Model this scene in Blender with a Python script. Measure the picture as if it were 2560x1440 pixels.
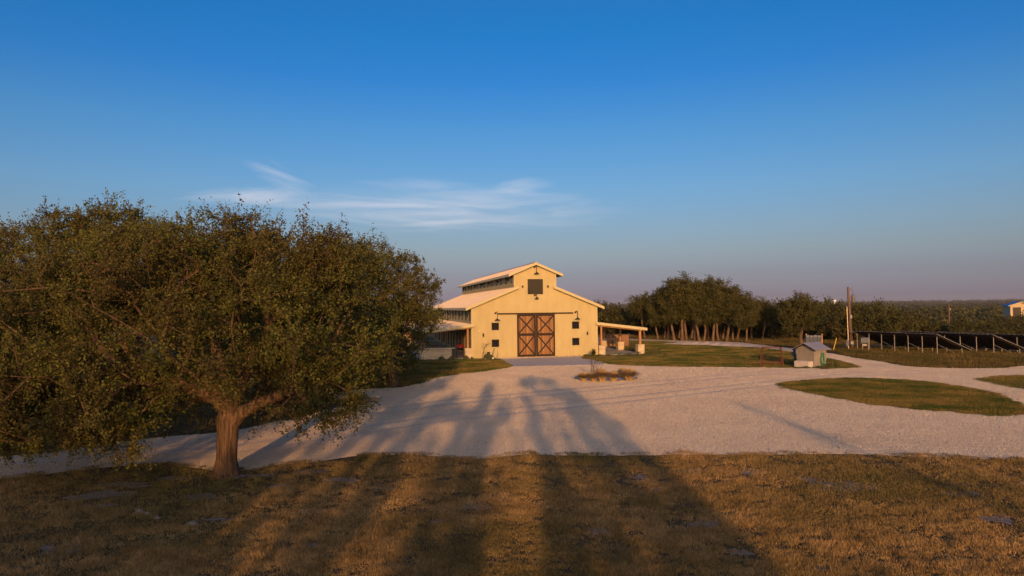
import bpy, math, random
import numpy as np
from mathutils import Vector, Matrix
from mathutils.geometry import tessellate_polygon

for o in list(bpy.data.objects): bpy.data.objects.remove(o)
S = bpy.context.scene
C = S.collection
rad = math.radians

# ------------------------------------------------------------------ camera
CAM_H, FPX = 4.76, 1706.67
cd = bpy.data.cameras.new('camera'); cam = bpy.data.objects.new('camera', cd); C.objects.link(cam)
cd.lens = 24.0; cd.sensor_width = 36.0; cd.clip_start = 0.2; cd.clip_end = 30000
CAMM = Matrix.Rotation(math.pi/2 + rad(1.61), 4, 'X') @ Matrix.Rotation(-0.0105, 4, 'Z')
cam.matrix_world = Matrix.Translation((0, 0, CAM_H)) @ CAMM
S.camera = cam

# ------------------------------------------------------------------ light
SUN_EL, SUN_AZ = 9.0, 1.3          # elevation; light travels towards azimuth +Y turned left by SUN_AZ degrees
w = bpy.data.worlds.new('World'); S.world = w; w.use_nodes = True
sl = bpy.data.lights.new('sun', 'SUN'); sun = bpy.data.objects.new('sun', sl); C.objects.link(sun)
sl.energy = 4.3; sl.angle = rad(0.5); sl.color = (1.0, 0.50, 0.18)
sun.rotation_euler = (rad(90 - SUN_EL), 0, rad(SUN_AZ))
S.view_settings.view_transform = 'Standard'; S.view_settings.look = 'None'
S.view_settings.gamma = 1; S.view_settings.exposure = 0.0

def build_world():
    nt = w.node_tree; nt.nodes.clear()
    N = lambda t: nt.nodes.new(t); L = nt.links.new
    out = N('ShaderNodeOutputWorld'); bg = N('ShaderNodeBackground'); L(bg.outputs[0], out.inputs[0])
    sky = N('ShaderNodeTexSky'); sky.sky_type = 'NISHITA'; sky.sun_disc = False
    sky.sun_elevation = rad(SUN_EL); sky.sun_rotation = rad(180 + SUN_AZ)
    sky.altitude = 200; sky.air_density = 1.0; sky.dust_density = 1.2; sky.ozone_density = 2.5
    tc = N('ShaderNodeTexCoord'); sx = N('ShaderNodeSeparateXYZ'); L(tc.outputs['Generated'], sx.inputs[0])
    def M(op, a, b=None, c=None, clamp=False):
        n = N('ShaderNodeMath'); n.operation = op; n.use_clamp = clamp
        for i, v in enumerate((a, b, c)):
            if v is None: continue
            if isinstance(v, (int, float)): n.inputs[i].default_value = v
            else: L(v, n.inputs[i])
        return n.outputs[0]
    # colour of the clear air by height above the horizon (twilight band, then deepening blue)
    cr = N('ShaderNodeValToRGB'); L(M('MULTIPLY', sx.outputs[2], 1.0, clamp=True), cr.inputs[0])
    e = cr.color_ramp.elements
    pts = SKY_PTS
    e[0].position = pts[0][0]; e[0].color = pts[0][1] + (1,)
    e[1].position = pts[-1][0]; e[1].color = pts[-1][1] + (1,)
    for p, c in pts[1:-1]:
        k = e.new(p); k.color = c + (1,)
    def VM(op, a, b):
        n = N('ShaderNodeVectorMath'); n.operation = op
        for i, v in enumerate((a, b)):
            if isinstance(v, tuple): n.inputs[i].default_value = v
            else: L(v, n.inputs[i])
        return n.outputs[0]
    east = VM('MULTIPLY', VM('MULTIPLY', sky.outputs[0], cr.outputs[0]), (2, 2, 2))
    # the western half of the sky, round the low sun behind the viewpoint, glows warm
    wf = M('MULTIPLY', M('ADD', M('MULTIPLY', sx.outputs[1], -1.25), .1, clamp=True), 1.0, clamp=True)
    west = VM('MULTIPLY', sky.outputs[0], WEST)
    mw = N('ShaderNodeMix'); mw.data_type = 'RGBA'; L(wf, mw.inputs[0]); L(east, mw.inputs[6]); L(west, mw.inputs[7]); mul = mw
    # thin high cloud over the barn, laid on the sky directions
    U = M('DIVIDE', sx.outputs[0], M('MAXIMUM', sx.outputs[1], 0.05))
    V = M('DIVIDE', sx.outputs[2], M('MAXIMUM', sx.outputs[1], 0.05))
    def cloud(u0, v0, ru, rv, slope, thr, gain, sc, off, veil=0.0):
        du = M('SUBTRACT', U, u0)
        dv = M('SUBTRACT', M('SUBTRACT', V, v0), M('MULTIPLY', du, slope))
        a = M('POWER', M('DIVIDE', M('ABSOLUTE', du), ru), 2.0); b = M('POWER', M('DIVIDE', M('ABSOLUTE', dv), rv), 2.0)
        m = M('SUBTRACT', 1.0, M('ADD', a, b), clamp=True)
        cx = N('ShaderNodeCombineXYZ'); L(M('MULTIPLY', U, sc[0]), cx.inputs[0]); L(M('MULTIPLY', M('SUBTRACT', V, M('MULTIPLY', U, slope)), sc[1]), cx.inputs[1]); cx.inputs[2].default_value = off
        n = N('ShaderNodeTexNoise'); n.inputs['Scale'].default_value = 1; n.inputs['Detail'].default_value = 8; n.inputs['Roughness'].default_value = .58; n.inputs['Distortion'].default_value = .7
        L(cx.outputs[0], n.inputs['Vector'])
        f = M('ADD', M('SUBTRACT', M('ADD', n.outputs[0], M('MULTIPLY', m, .26)), thr, clamp=True), M('MULTIPLY', M('MULTIPLY', m, m), veil))
        return M('MULTIPLY', M('MULTIPLY', f, gain), M('POWER', m, .6))
    c1 = cloud(-0.12, .150, .325, .045, -.03, .57, 1.25, (5, 50), 6.3, .11)
    c2 = cloud(.015, .178, .06, .014, .10, .56, .8, (9, 60), 7.7, .08)
    c3 = cloud(-0.345, .200, .06, .026, -.42, .58, .9, (9, 80), 1.4)
    c4 = cloud(-0.105, .1245, .075, .005, .05, .52, .9, (9, 60), 5.2)
    c5 = cloud(-0.38, .165, .12, .02, .0, .5, 1.2, (8, 40), 9.2)
    cc = M('MINIMUM', M('ADD', M('ADD', M('ADD', c1, c2), M('ADD', c3, c4)), c5), .62)
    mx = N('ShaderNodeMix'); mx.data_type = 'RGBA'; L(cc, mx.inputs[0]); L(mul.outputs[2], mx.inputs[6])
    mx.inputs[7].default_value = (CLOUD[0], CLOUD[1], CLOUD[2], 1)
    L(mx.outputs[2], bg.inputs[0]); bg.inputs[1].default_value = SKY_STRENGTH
SKY_STRENGTH = 0.12
SKY_PTS = [(z_, tuple(v/2 for v in c_)) for z_, c_ in [(0, (.70,.60,1.22)), (.0146, (.69,.615,1.20)), (.045, (.64,.56,.86)), (.078, (.745,.67,.81)), (.116, (.76,.77,.92)), (.169, (.68,.88,1.10)), (.246, (.46,.88,1.22)), (.319, (.21,.79,1.34)), (.377, (.135,.80,1.34)), (1.0, (.3,.8,1.35))]]
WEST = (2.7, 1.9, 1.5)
CLOUD = (6.5, 6.3, 6.8)
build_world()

# ------------------------------------------------------------------ helpers
R3 = np.array(CAMM.to_3x3())
def G(px, py, z=0.0):
    """ground point seen at a photo pixel (surveying the place from the picture)"""
    d = R3 @ np.array([px-1280.0, 720.0-py, -FPX]); k = (z-CAM_H)/d[2]
    return (d[0]*k, d[1]*k)

MATS = {}
def mat(name, col, rough=.8, metal=0.0, col2=None, scale=5, detail=4, bump=0, bscale=None, spec=.3, stretch=None, bdist=.02, coord='Object', ramp=(.35, .65), col3=None, scale3=.3, island=0.0, trans=0.0, wave=None):
    m = bpy.data.materials.new(name); m.use_nodes = True; nt = m.node_tree
    b = nt.nodes['Principled BSDF']; L = nt.links.new; N = nt.nodes.new
    b.inputs['Roughness'].default_value = rough; b.inputs['Metallic'].default_value = metal
    b.inputs['Specular IOR Level'].default_value = spec
    b.inputs['Base Color'].default_value = (*col, 1)
    tc = N('ShaderNodeTexCoord'); vec = tc.outputs[coord]
    if stretch:
        mp = N('ShaderNodeMapping'); L(vec, mp.inputs[0]); mp.inputs['Scale'].default_value = stretch; vec = mp.outputs[0]
    def noise(sc, det=detail, v=None):
        n = N('ShaderNodeTexNoise'); n.inputs['Scale'].default_value = sc; n.inputs['Detail'].default_value = det
        n.inputs['Roughness'].default_value = .6; L(v or vec, n.inputs['Vector']); return n.outputs[0]
    def ramp_(f, a, bb, lo, hi):
        r = N('ShaderNodeValToRGB'); r.color_ramp.elements[0].position = lo; r.color_ramp.elements[1].position = hi
        r.color_ramp.elements[0].color = (*a, 1); r.color_ramp.elements[1].color = (*bb, 1); L(f, r.inputs[0]); return r.outputs[0]
    cur = None
    if col2 is not None:
        cur = ramp_(noise(scale), col, col2, *ramp)
    if col3 is not None:
        f = ramp_(noise(scale3, 5), (0, 0, 0), (1, 1, 1), .42, .62)
        mx = N('ShaderNodeMix'); mx.data_type = 'RGBA'; L(f, mx.inputs[0])
        if cur: L(cur, mx.inputs[6])
        else: mx.inputs[6].default_value = (*col, 1)
        mx.inputs[7].default_value = (*col3, 1); cur = mx.outputs[2]
    if island:
        g = N('ShaderNodeNewGeometry')
        hv = N('ShaderNodeHueSaturation')
        mr = N('ShaderNodeMapRange'); L(g.outputs['Random Per Island'], mr.inputs[0]); mr.inputs[3].default_value = 1-island; mr.inputs[4].default_value = 1+island
        L(mr.outputs[0], hv.inputs['Value'])
        if cur: L(cur, hv.inputs['Color'])
        else: hv.inputs['Color'].default_value = (*col, 1)
        cur = hv.outputs[0]
    if cur: L(cur, b.inputs['Base Color'])
    if bump:
        bp = N('ShaderNodeBump'); bp.inputs['Strength'].default_value = bump; bp.inputs['Distance'].default_value = bdist
        L(noise(bscale or scale*3, 6), bp.inputs['Height']); L(bp.outputs[0], b.inputs['Normal'])
    if wave:
        ax, sc, st = wave
        wv = N('ShaderNodeTexWave'); wv.bands_direction = ax; wv.inputs['Scale'].default_value = sc; wv.wave_profile = 'SAW'
        L(tc.outputs['Object'], wv.inputs['Vector'])
        bp = N('ShaderNodeBump'); bp.inputs['Strength'].default_value = st; bp.inputs['Distance'].default_value = .02
        L(wv.outputs['Fac'], bp.inputs['Height']); L(bp.outputs[0], b.inputs['Normal'])
    if trans:
        out = nt.nodes['Material Output']; t = N('ShaderNodeBsdfTranslucent'); ms = N('ShaderNodeMixShader'); ms.inputs[0].default_value = trans
        if cur: L(cur, t.inputs[0])
        else: t.inputs[0].default_value = (*col, 1)
        L(b.outputs[0], ms.inputs[1]); L(t.outputs[0], ms.inputs[2]); L(ms.outputs[0], out.inputs[0])
    MATS[name] = m
    return m

class MB:
    def __init__(s): s.v = []; s.f = []
    def add(s, vs, fs):
        n = len(s.v); s.v += [tuple(map(float, p)) for p in vs]; s.f += [tuple(i+n for i in f) for f in fs]; return s
    def box(s, x0, x1, y0, y1, z0, z1):
        return s.add([(x0,y0,z0),(x1,y0,z0),(x1,y1,z0),(x0,y1,z0),(x0,y0,z1),(x1,y0,z1),(x1,y1,z1),(x0,y1,z1)],
            [(0,3,2,1),(4,5,6,7),(0,1,5,4),(1,2,6,5),(2,3,7,6),(3,0,4,7)])
    def prism(s, prof, axis, a, b):
        """prof: 2D polygon; axis 'y' extrudes (x,z) along y; 'x' extrudes (y,z); 'z' extrudes (x,y)"""
        n = len(prof)
        def P(p, t):
            return {'y': (p[0], t, p[1]), 'x': (t, p[0], p[1]), 'z': (p[0], p[1], t)}[axis]
        vs = [P(p, a) for p in prof] + [P(p, b) for p in prof]
        fs = [(i, (i+1) % n, (i+1) % n+n, i+n) for i in range(n)]
        tri = tessellate_polygon([[Vector((p[0], p[1], 0)) for p in prof]])
        fs += [tuple(t) for t in tri] + [tuple(i+n for i in reversed(t)) for t in tri]
        return s.add(vs, fs)
    def bar(s, a, b, w_, h=None):
        a, b = Vector(a), Vector(b); d = (b-a).normalized(); h = h or w_
        up = Vector((0,0,1)) if abs(d.z) < .95 else Vector((0,1,0))
        sd = d.cross(up).normalized()*w_/2; u2 = sd.normalized().cross(d).normalized()*h/2
        vs = [p+q for p in (a, b) for q in (-sd-u2, sd-u2, sd+u2, -sd+u2)]
        return s.add(vs, [(0,1,2,3),(7,6,5,4),(0,4,5,1),(1,5,6,2),(2,6,7,3),(3,7,4,0)])
    def tube(s, pts, rs, n=8, cap=True):
        pts = [Vector(p) for p in pts]
        if isinstance(rs, (int, float)): rs = [rs]*len(pts)
        ref = None; vs = []; fs = []
        for i, p in enumerate(pts):
            d = (pts[min(i+1, len(pts)-1)]-pts[max(i-1, 0)]).normalized()
            if ref is None: ref = Vector((1,0,0)) if abs(d.x) < .9 else Vector((0,1,0))
            a = (ref-d*ref.dot(d)).normalized(); b = d.cross(a); ref = a
            for k in range(n):
                t = 2*math.pi*k/n; vs.append(p+(a*math.cos(t)+b*math.sin(t))*rs[i])
        for i in range(len(pts)-1):
            for k in range(n): fs.append((i*n+k, i*n+(k+1) % n, (i+1)*n+(k+1) % n, (i+1)*n+k))
        if cap: fs += [tuple(range(n-1, -1, -1)), tuple((len(pts)-1)*n+k for k in range(n))]
        return s.add(vs, fs)
    def lathe(s, prof, c=(0,0,0), n=16):
        vs = []; fs = []
        for r, z in prof:
            for k in range(n):
                t = 2*math.pi*k/n; vs.append((c[0]+r*math.cos(t), c[1]+r*math.sin(t), c[2]+z))
        for i in range(len(prof)-1):
            for k in range(n): fs.append((i*n+k, i*n+(k+1) % n, (i+1)*n+(k+1) % n, (i+1)*n+k))
        return s.add(vs, fs)
    def build(s, name, m, parent=None, smooth=False, bevel=0):
        me = bpy.data.meshes.new(name); me.from_pydata(s.v, [], s.f); me.update()
        if smooth: me.polygons.foreach_set('use_smooth', [True]*len(me.polygons))
        me.materials.append(m); o = bpy.data.objects.new(name, me); C.objects.link(o)
        if parent: o.parent = parent
        if bevel:
            bv = o.modifiers.new('bevel', 'BEVEL'); bv.width = bevel; bv.segments = 2; bv.limit_method = 'ANGLE'
        return o
def fastmesh(name, V, F, m, parent=None, smooth=False):
    """V (n,3) floats, F (k,c) ints, all faces with c corners"""
    me = bpy.data.meshes.new(name); k, c = F.shape
    me.vertices.add(len(V)); me.vertices.foreach_set('co', np.ascontiguousarray(V, np.float32).ravel())
    me.loops.add(k*c); me.loops.foreach_set('vertex_index', np.ascontiguousarray(F, np.int32).ravel())
    me.polygons.add(k); me.polygons.foreach_set('loop_start', np.arange(0, k*c, c, dtype=np.int32))
    if smooth: me.polygons.foreach_set('use_smooth', np.ones(k, bool))
    me.update(); me.materials.append(m)
    o = bpy.data.objects.new(name, me); C.objects.link(o)
    if parent: o.parent = parent
    return o
def tag(o, label=None, cat=None, group=None, kind=None):
    if label: o['label'] = label
    if cat: o['category'] = cat
    if group: o['group'] = group
    if kind: o['kind'] = kind
    return o
def thing(name, label, cat, loc=(0,0,0), rz=0, group=None):
    o = bpy.data.objects.new(name, None); C.objects.link(o); o.location = loc; o.rotation_euler = (0,0,rz); o.empty_display_size = .3
    return tag(o, label, cat, group)
def copy_tree(o, parent=None):
    c = o.copy(); C.objects.link(c); c.parent = parent
    for ch in [x for x in list(C.objects) if x.parent == o]: copy_tree(ch, c)
    return c
ORD = ['leftmost', 'second from the left', 'third from the left', 'fourth from the left', 'fifth from the left', 'sixth from the left', 'seventh from the left', 'eighth from the left', 'ninth from the left', 'tenth from the left', 'eleventh from the left', 'twelfth from the left']

def smooth01(a, b, x):
    t = np.clip((x-a)/(b-a), 0, 1); return t*t*(3-2*t)
def hgt(x, y):
    x = np.asarray(x, float); y = np.asarray(y, float); r = np.hypot(x, y)
    side = -0.055*np.clip(x-43.5, 0, 40)*smooth01(50, 60, y)*(1-smooth01(300, 600, r))
    v = -4.6*smooth01(104-18*smooth01(36, 42, x), 190-50*smooth01(36, 42, x), y)*(1-smooth01(500, 3200, r))*(1-.55*smooth01(30, -60, x))
    und = smooth01(110, 400, r)*(1.3*np.sin(x/97+1.3)*np.sin(y/143+.4) + .9*np.sin(x/41+y/67))*(1-smooth01(900, 3000, r))
    far = smooth01(2500, 6500, r)*(5+14*(np.sin(x/900+2.0)*.5+np.sin(x/2300+.7)*.5+.5))
    return side+v+und*.6+far

# ------------------------------------------------------------------ materials
mat('dry_ground', (.060,.042,.028), .95, col2=(.125,.085,.05), scale=1.6, detail=10, bump=1, bscale=22, bdist=.05, spec=.1, col3=(.085,.075,.028), scale3=.17)
mat('gravel', (.58,.48,.39), .95, col2=(.76,.65,.53), scale=20, detail=5, bump=1.0, bscale=17, bdist=.10, spec=.1, ramp=(.3,.7))
mat('gravel_stone', (.71,.565,.395), .95, col2=(.81,.665,.475), scale=.35, detail=8, island=.10, spec=.1)
mat('pale_dirt', (.15,.12,.10), .95, col2=(.31,.265,.23), scale=9, detail=8, bump=1, bscale=20, bdist=.05, spec=.1)
mat('brown_dirt', (.12,.07,.04), .95, col2=(.20,.12,.07), scale=5, detail=8, bump=.8, bscale=12, bdist=.05, spec=.1)
mat('concrete', (.44,.41,.38), .85, col2=(.53,.49,.45), scale=2.5, detail=8, bump=.25, bscale=30, bdist=.01)
mat('lawn', (.045,.055,.014), .95, col2=(.17,.12,.035), scale=.4, detail=8, bump=1, bscale=15, bdist=.06, spec=.1, stretch=(1,1.0,1), col3=(.04,.06,.014), scale3=.12)
mat('field', (.045,.045,.018), .95, col2=(.12,.085,.035), scale=.2, detail=8, bump=1, bscale=10, bdist=.08, spec=.1)
mat('grass_blade', (.215,.145,.064), .8, col2=(.41,.275,.125), scale=1.2, detail=8, spec=.1, col3=(.12,.105,.04), scale3=.13, island=.55)
mat('lawn_blade', (.050,.075,.016), .8, col2=(.185,.14,.046), scale=.38, detail=8, ramp=(.40,.60), spec=.1, island=.35)
mat('field_blade', (.055,.055,.018), .8, col2=(.13,.095,.035), scale=.25, spec=.1, island=.3)
mat('tawny_grass', (.55,.41,.20), .7, col2=(.68,.53,.30), scale=4, island=.3, spec=.1, trans=.35)
mat('bark', (.042,.028,.019), .95, col2=(.165,.108,.068), scale=15, detail=8, bump=1, bscale=16, bdist=.08, spec=.1, stretch=(1,1,.10))
mat('bark_pale', (.09,.06,.04), .95, col2=(.18,.125,.085), scale=3, detail=6, bump=.6, bscale=9, bdist=.04, spec=.1, stretch=(1,1,.3))
mat('oak_leaf', (.058,.072,.017), .75, col2=(.125,.134,.028), scale=.9, spec=.12, col3=(.088,.075,.024), scale3=.35, island=.4, trans=.25)
mat('grove_leaf', (.048,.056,.017), .75, col2=(.095,.092,.027), scale=.6, spec=.12, island=.4, trans=.2)
mat('scrub_leaf', (.036,.042,.014), .8, col2=(.075,.072,.024), scale=.25, spec=.1, island=.4, trans=.15)
mat('shrub_leaf', (.06,.075,.03), .8, col2=(.12,.13,.05), scale=3, spec=.1, island=.3)
mat('wall_cream', (.415,.350,.178), .8, col2=(.465,.398,.21), scale=.9, detail=8, stretch=(1.6,1.6,.5), wave=('X', 1.05, .5), spec=.2)
mat('trim_cream', (.47,.42,.24), .6, spec=.3)
mat('roof_metal', (.38,.335,.315), .55, .1, col2=(.43,.385,.36), scale=1.2, spec=.4)
mat('dark_metal', (.035,.028,.025), .5, .3)
mat('door_frame', (.022,.012,.008), .75, col2=(.034,.019,.011), scale=9)
mat('glass_dark', (.012,.012,.014), .06, spec=.8)
mat('glass_grey', (.022,.02,.018), .08, spec=.22)
mat('wood_beam', (.30,.16,.08), .8, col2=(.42,.24,.12), scale=7, stretch=(1,1,.2), spec=.15)
mat('soffit_wood', (.26,.14,.07), .8, col2=(.34,.19,.10), scale=4, stretch=(6,.3,1), spec=.1)
mat('stone_cap', (.50,.43,.30), .85, col2=(.57,.50,.37), scale=6)
mat('rust_red', (.075,.024,.016), .8, col2=(.11,.036,.022), scale=8)
mat('galv', (.20,.20,.21), .5, .4)
mat('galv_post', (.26,.25,.235), .6, .3)
mat('panel_back', (.018,.018,.024), .45)
mat('panel_face', (.012,.014,.03), .12, spec=.8)
mat('shed_metal', (.21,.19,.165), .7, col2=(.26,.235,.20), scale=1.5, wave=('X', 3.2, .4))  # tone lowered to carry the tree shade on the pump house walls
mat('shed_roof', (.27,.265,.28), .45, .3, col2=(.33,.32,.33), scale=2)
mat('hose_green', (.05,.24,.12), .5)
mat('blue_grey', (.11,.13,.17), .6)
mat('pipe_blue', (.04,.06,.09), .6)
mat('pole_wood', (.10,.06,.042), .9, col2=(.16,.10,.07), scale=5, stretch=(1,1,.1))
mat('pvc', (.70,.58,.34), .5)
mat('yellow', (.75,.50,.05), .5)
mat('blue_roof', (.03,.12,.40), .5)
mat('house_wall', (.50,.42,.28), .8)
mat('white_paint', (.8,.8,.78), .5)
mat('red_paint', (.16,.010,.010), .4)
mat('pink', (.7,.2,.25), .6)
mat('swing_blue', (.015,.035,.09), .6)
mat('wood_brown', (.20,.11,.06), .85, col2=(.30,.17,.09), scale=6, stretch=(1,1,.2), wave=('X', 3.4, .7))
mat('brick_edge', (.06,.035,.028), .8)
mat('mower_green', (.02,.035,.018), .5)
# planks of the big doors: each board its own tone
def plank_mat():
    m = bpy.data.materials.new('door_planks'); m.use_nodes = True; nt = m.node_tree; N = nt.nodes.new; L = nt.links.new
    b = nt.nodes['Principled BSDF']; b.inputs['Roughness'].default_value = .75; b.inputs['Specular IOR Level'].default_value = .2
    tc = N('ShaderNodeTexCoord'); s = N('ShaderNodeSeparateXYZ'); L(tc.outputs['Object'], s.inputs[0])
    d = N('ShaderNodeMath'); d.operation = 'MULTIPLY'; d.inputs[1].default_value = 9.0; L(s.outputs[0], d.inputs[0])
    fl = N('ShaderNodeMath'); fl.operation = 'FLOOR'; L(d.outputs[0], fl.inputs[0])
    wn = N('ShaderNodeTexWhiteNoise'); wn.noise_dimensions = '1D'; L(fl.outputs[0], wn.inputs['W'])
    mp = N('ShaderNodeMapping'); mp.inputs['Scale'].default_value = (9, 1, .5); L(tc.outputs['Object'], mp.inputs[0])
    n = N('ShaderNodeTexNoise'); n.inputs['Scale'].default_value = 3; n.inputs['Detail'].default_value = 7; L(mp.outputs[0], n.inputs['Vector'])
    a = N('ShaderNodeMath'); a.operation = 'ADD'; L(wn.outputs[0], a.inputs[0]); L(n.outputs[0], a.inputs[1])
    h = N('ShaderNodeMath'); h.operation = 'MULTIPLY'; h.inputs[1].default_value = .55; L(a.outputs[0], h.inputs[0])
    r = N('ShaderNodeValToRGB'); e = r.color_ramp.elements; e[0].position = .2; e[0].color = (.11,.06,.033,1); e[1].position = .85; e[1].color = (.33,.195,.085,1)
    k = e.new(.5); k.color = (.22,.112,.05,1); L(h.outputs[0], r.inputs[0]); L(r.outputs[0], b.inputs['Base Color'])
    fr = N('ShaderNodeMath'); fr.operation = 'FRACT'; L(d.outputs[0], fr.inputs[0])
    pg = N('ShaderNodeMath'); pg.operation = 'PINGPONG'; pg.inputs[1].default_value = .5; L(fr.outputs[0], pg.inputs[0])
    mn = N('ShaderNodeMath'); mn.operation = 'MINIMUM'; mn.inputs[1].default_value = .08; L(pg.outputs[0], mn.inputs[0])
    bp = N('ShaderNodeBump'); bp.inputs['Distance'].default_value = .15; L(mn.outputs[0], bp.inputs['Height']); L(bp.outputs[0], b.inputs['Normal'])
    MATS['door_planks'] = m
plank_mat()
def stone_mat():
    m = bpy.data.materials.new('limestone'); m.use_nodes = True; nt = m.node_tree; N = nt.nodes.new; L = nt.links.new
    b = nt.nodes['Principled BSDF']; b.inputs['Roughness'].default_value = .9
    tc = N('ShaderNodeTexCoord'); s = N('ShaderNodeSeparateXYZ'); L(tc.outputs['Object'], s.inputs[0])
    ad = N('ShaderNodeMath'); ad.operation = 'ADD'; L(s.outputs[0], ad.inputs[0]); L(s.outputs[1], ad.inputs[1])
    c = N('ShaderNodeCombineXYZ'); L(ad.outputs[0], c.inputs[0]); L(s.outputs[2], c.inputs[1])
    br = N('ShaderNodeTexBrick'); L(c.outputs[0], br.inputs[0]); br.inputs['Scale'].default_value = 1.0
    br.inputs['Brick Width'].default_value = .42; br.inputs['Row Height'].default_value = .17; br.inputs['Mortar Size'].default_value = .012
    br.inputs['Color1'].default_value = (.56,.47,.30,1); br.inputs['Color2'].default_value = (.40,.33,.22,1); br.inputs['Mortar'].default_value = (.38,.33,.27,1)
    L(br.outputs[0], b.inputs['Base Color'])
    bp = N('ShaderNodeBump'); bp.inputs['Strength'].default_value = .6; bp.inputs['Distance'].default_value = .02
    n = N('ShaderNodeTexNoise'); n.inputs['Scale'].default_value = 14; n.inputs['Detail'].default_value = 5; L(tc.outputs['Object'], n.inputs['Vector'])
    L(n.outputs[0], bp.inputs['Height']); L(bp.outputs[0], b.inputs['Normal'])
    MATS['limestone'] = m
stone_mat()
K = MATS

# ------------------------------------------------------------------ ground
def ground():
    n = 260; t = np.linspace(-1, 1, n); c = np.sinh(t*6.2)/np.sinh(6.2)*6400
    X, Y = np.meshgrid(c, c+30, indexing='ij'); Z = hgt(X, Y)
    V = np.stack([X, Y, Z], -1).reshape(-1, 3)
    i, j = np.meshgrid(np.arange(n-1), np.arange(n-1), indexing='ij'); a = (i*n+j).ravel()
    F = np.stack([a, a+n, a+n+1, a+1], -1)
    tag(fastmesh('ground', V, F, K['dry_ground'], smooth=True), kind='structure')
ground()
def ragged(pts, step, amp, seed=0, closed=True):
    rng = np.random.RandomState(seed); P = [np.array(p, float) for p in pts]; out = []
    n = len(P)
    # Catmull-Rom smoothing then jitter
    for i in range(n):
        p0, p1, p2, p3 = P[(i-1) % n], P[i], P[(i+1) % n], P[(i+2) % n]
        L_ = np.linalg.norm(p2-p1); k = int(min(80, max(1, L_/step)))
        for q in range(k):
            t = q/k
            c = .5*((2*p1)+(-p0+p2)*t+(2*p0-5*p1+4*p2-p3)*t*t+(-p0+3*p1-3*p2+p3)*t**3)
            if L_ > 25: c = p1+(p2-p1)*t
            out.append(c + rng.normal(0, amp, 2))
    return out
def sheet(name, pts, z, m, kind='structure', label=None, cat=None, thick=0):
    tri = tessellate_polygon([[Vector((p[0], p[1], 0)) for p in pts]])
    me = MB(); zz = hgt([p[0] for p in pts], [p[1] for p in pts])
    me.add([(p[0], p[1], float(zz[i])+z) for i, p in enumerate(pts)], [tuple(t) for t in tri])
    if thick:
        n = len(pts); me.v += [(p[0], p[1], z-thick) for p in pts]; me.f += [(i, i+n, (i+1) % n+n, (i+1) % n) for i in range(n)]
    o = me.build(name, m)
    # upward facing
    if len(o.data.polygons) and o.data.polygons[0].normal.z < 0: o.data.flip_normals()
    return tag(o, label, cat, None, kind)

grav_px = [(-900,1290),(-300,1235),(0,1198),(150,1182),(280,1167),(400,1162),(500,1172),(560,1180),(640,1172),(700,1162),(800,1154),(900,1139),(1000,1138),(1100,1142),(1200,1147),(1300,1137),(1400,1139),(1500,1140),(1700,1137),(1900,1137),(2100,1135),(2300,1142),(2560,1152),(3200,1175),
 (3200,925),(2700,914),(2560,915),(2480,921),(2300,918),(2200,903),(2130,893),(2076,884),(1990,872),(1900,862),(1850,856),(1780,853),(1700,851),(1640,849),(1590,847.5),(1490,846),
 (1490,849),(1478,860),(1470,885),(1456,890),(1245,895),(1240,899),(1265,910),(1273,918),(1200,930),(1130,938),(1075,948),(1050,958),(1000,969),(933,972),(873,978),(830,990),(860,1003),(935,1003),(945,1000),(900,1012),(858,1016),(799,1029),(751,1046),(694,1053),(650,1064),(560,1080),(433,1091),(299,1106),(233,1118),(120,1132),(0,1143),(-300,1172),(-900,1215)]
grav = ragged([G(*p) for p in grav_px], .35, .03, 1)
sheet('driveway', grav, .006, K['gravel'])
lawn_px = [(1466,890),(1490,899),(1530,911),(1600,915),(1700,917),(1900,919),(2040,921),(2120,920),(2140,917),(2110,908),(2075,899),(2030,893),(1985,886),(1960,879),(1900,871),(1840,868),(1760,864),(1700,858),(1640,854),(1590,853),(1530,851)]
lawnR = ragged([G(*p) for p in lawn_px], .5, .05, 2); sheet('lawn', lawnR, .014, K['lawn'])
isl_px = [(1950,963),(1990,955),(2040,951),(2120,947),(2200,949),(2300,955),(2400,968),(2480,985),(2540,1010),(2562,1025),(2555,1035),(2500,1040),(2400,1032),(2280,1022),(2180,1010),(2100,997),(2000,977)]
isl = ragged([G(*p) for p in isl_px], .3, .10, 3); sheet('grass_island', isl, .014, K['lawn'])
isl2_px = [(2450,950),(2490,943),(2540,940),(2700,940),(2700,990),(2560,973),(2500,962)]
isl2 = ragged([G(*p) for p in isl2_px], .35, .05, 4); sheet('grass_verge', isl2, .014, K['lawn'])
lawnl_px = [(1240,898.5),(1262,909),(1272,918),(1200,930),(1130,938),(1075,948),(1050,958),(1000,966),(930,968),(860,972),(800,960),(760,930),(860,905),(1050,899),(1110,897),(1180,899)]
lawnL = ragged([G(*p) for p in lawnl_px], .4, .05, 5); sheet('lawn', lawnL, .014, K['lawn'])
fld_px = [(2080,878),(2130,893),(2200,903),(2300,918),(2480,920.5),(2560,914.5),(2700,913),(2700,880),(2560,874),(2400,873),(2200,869),(2085,867),(1950,860),(1880,853),(1850,850),(1900,860),(1990,870)]
fld = ragged([G(*p) for p in fld_px], .6, .04, 6); sheet('field', fld, .010, K['field'])
ap_px = [(1241,897.6),(1258,906),(1275,917),(1400,914),(1515,911),(1478,896),(1466,890.5)]
apr = [G(*p) for p in ap_px]
sheet('concrete_apron', [tuple(p) for p in apr], .012, K['concrete'])
bedR = ragged([G(*p) for p in [(1462,890.5),(1480,897),(1530,897.5),(1600,894.5),(1660,892),(1700,890),(1680,885),(1640,883),(1600,890),(1520,891),(1490,889)]], .3, .04, 7)
sheet('gravel_bed', bedR, .022, K['pale_dirt'])
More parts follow.
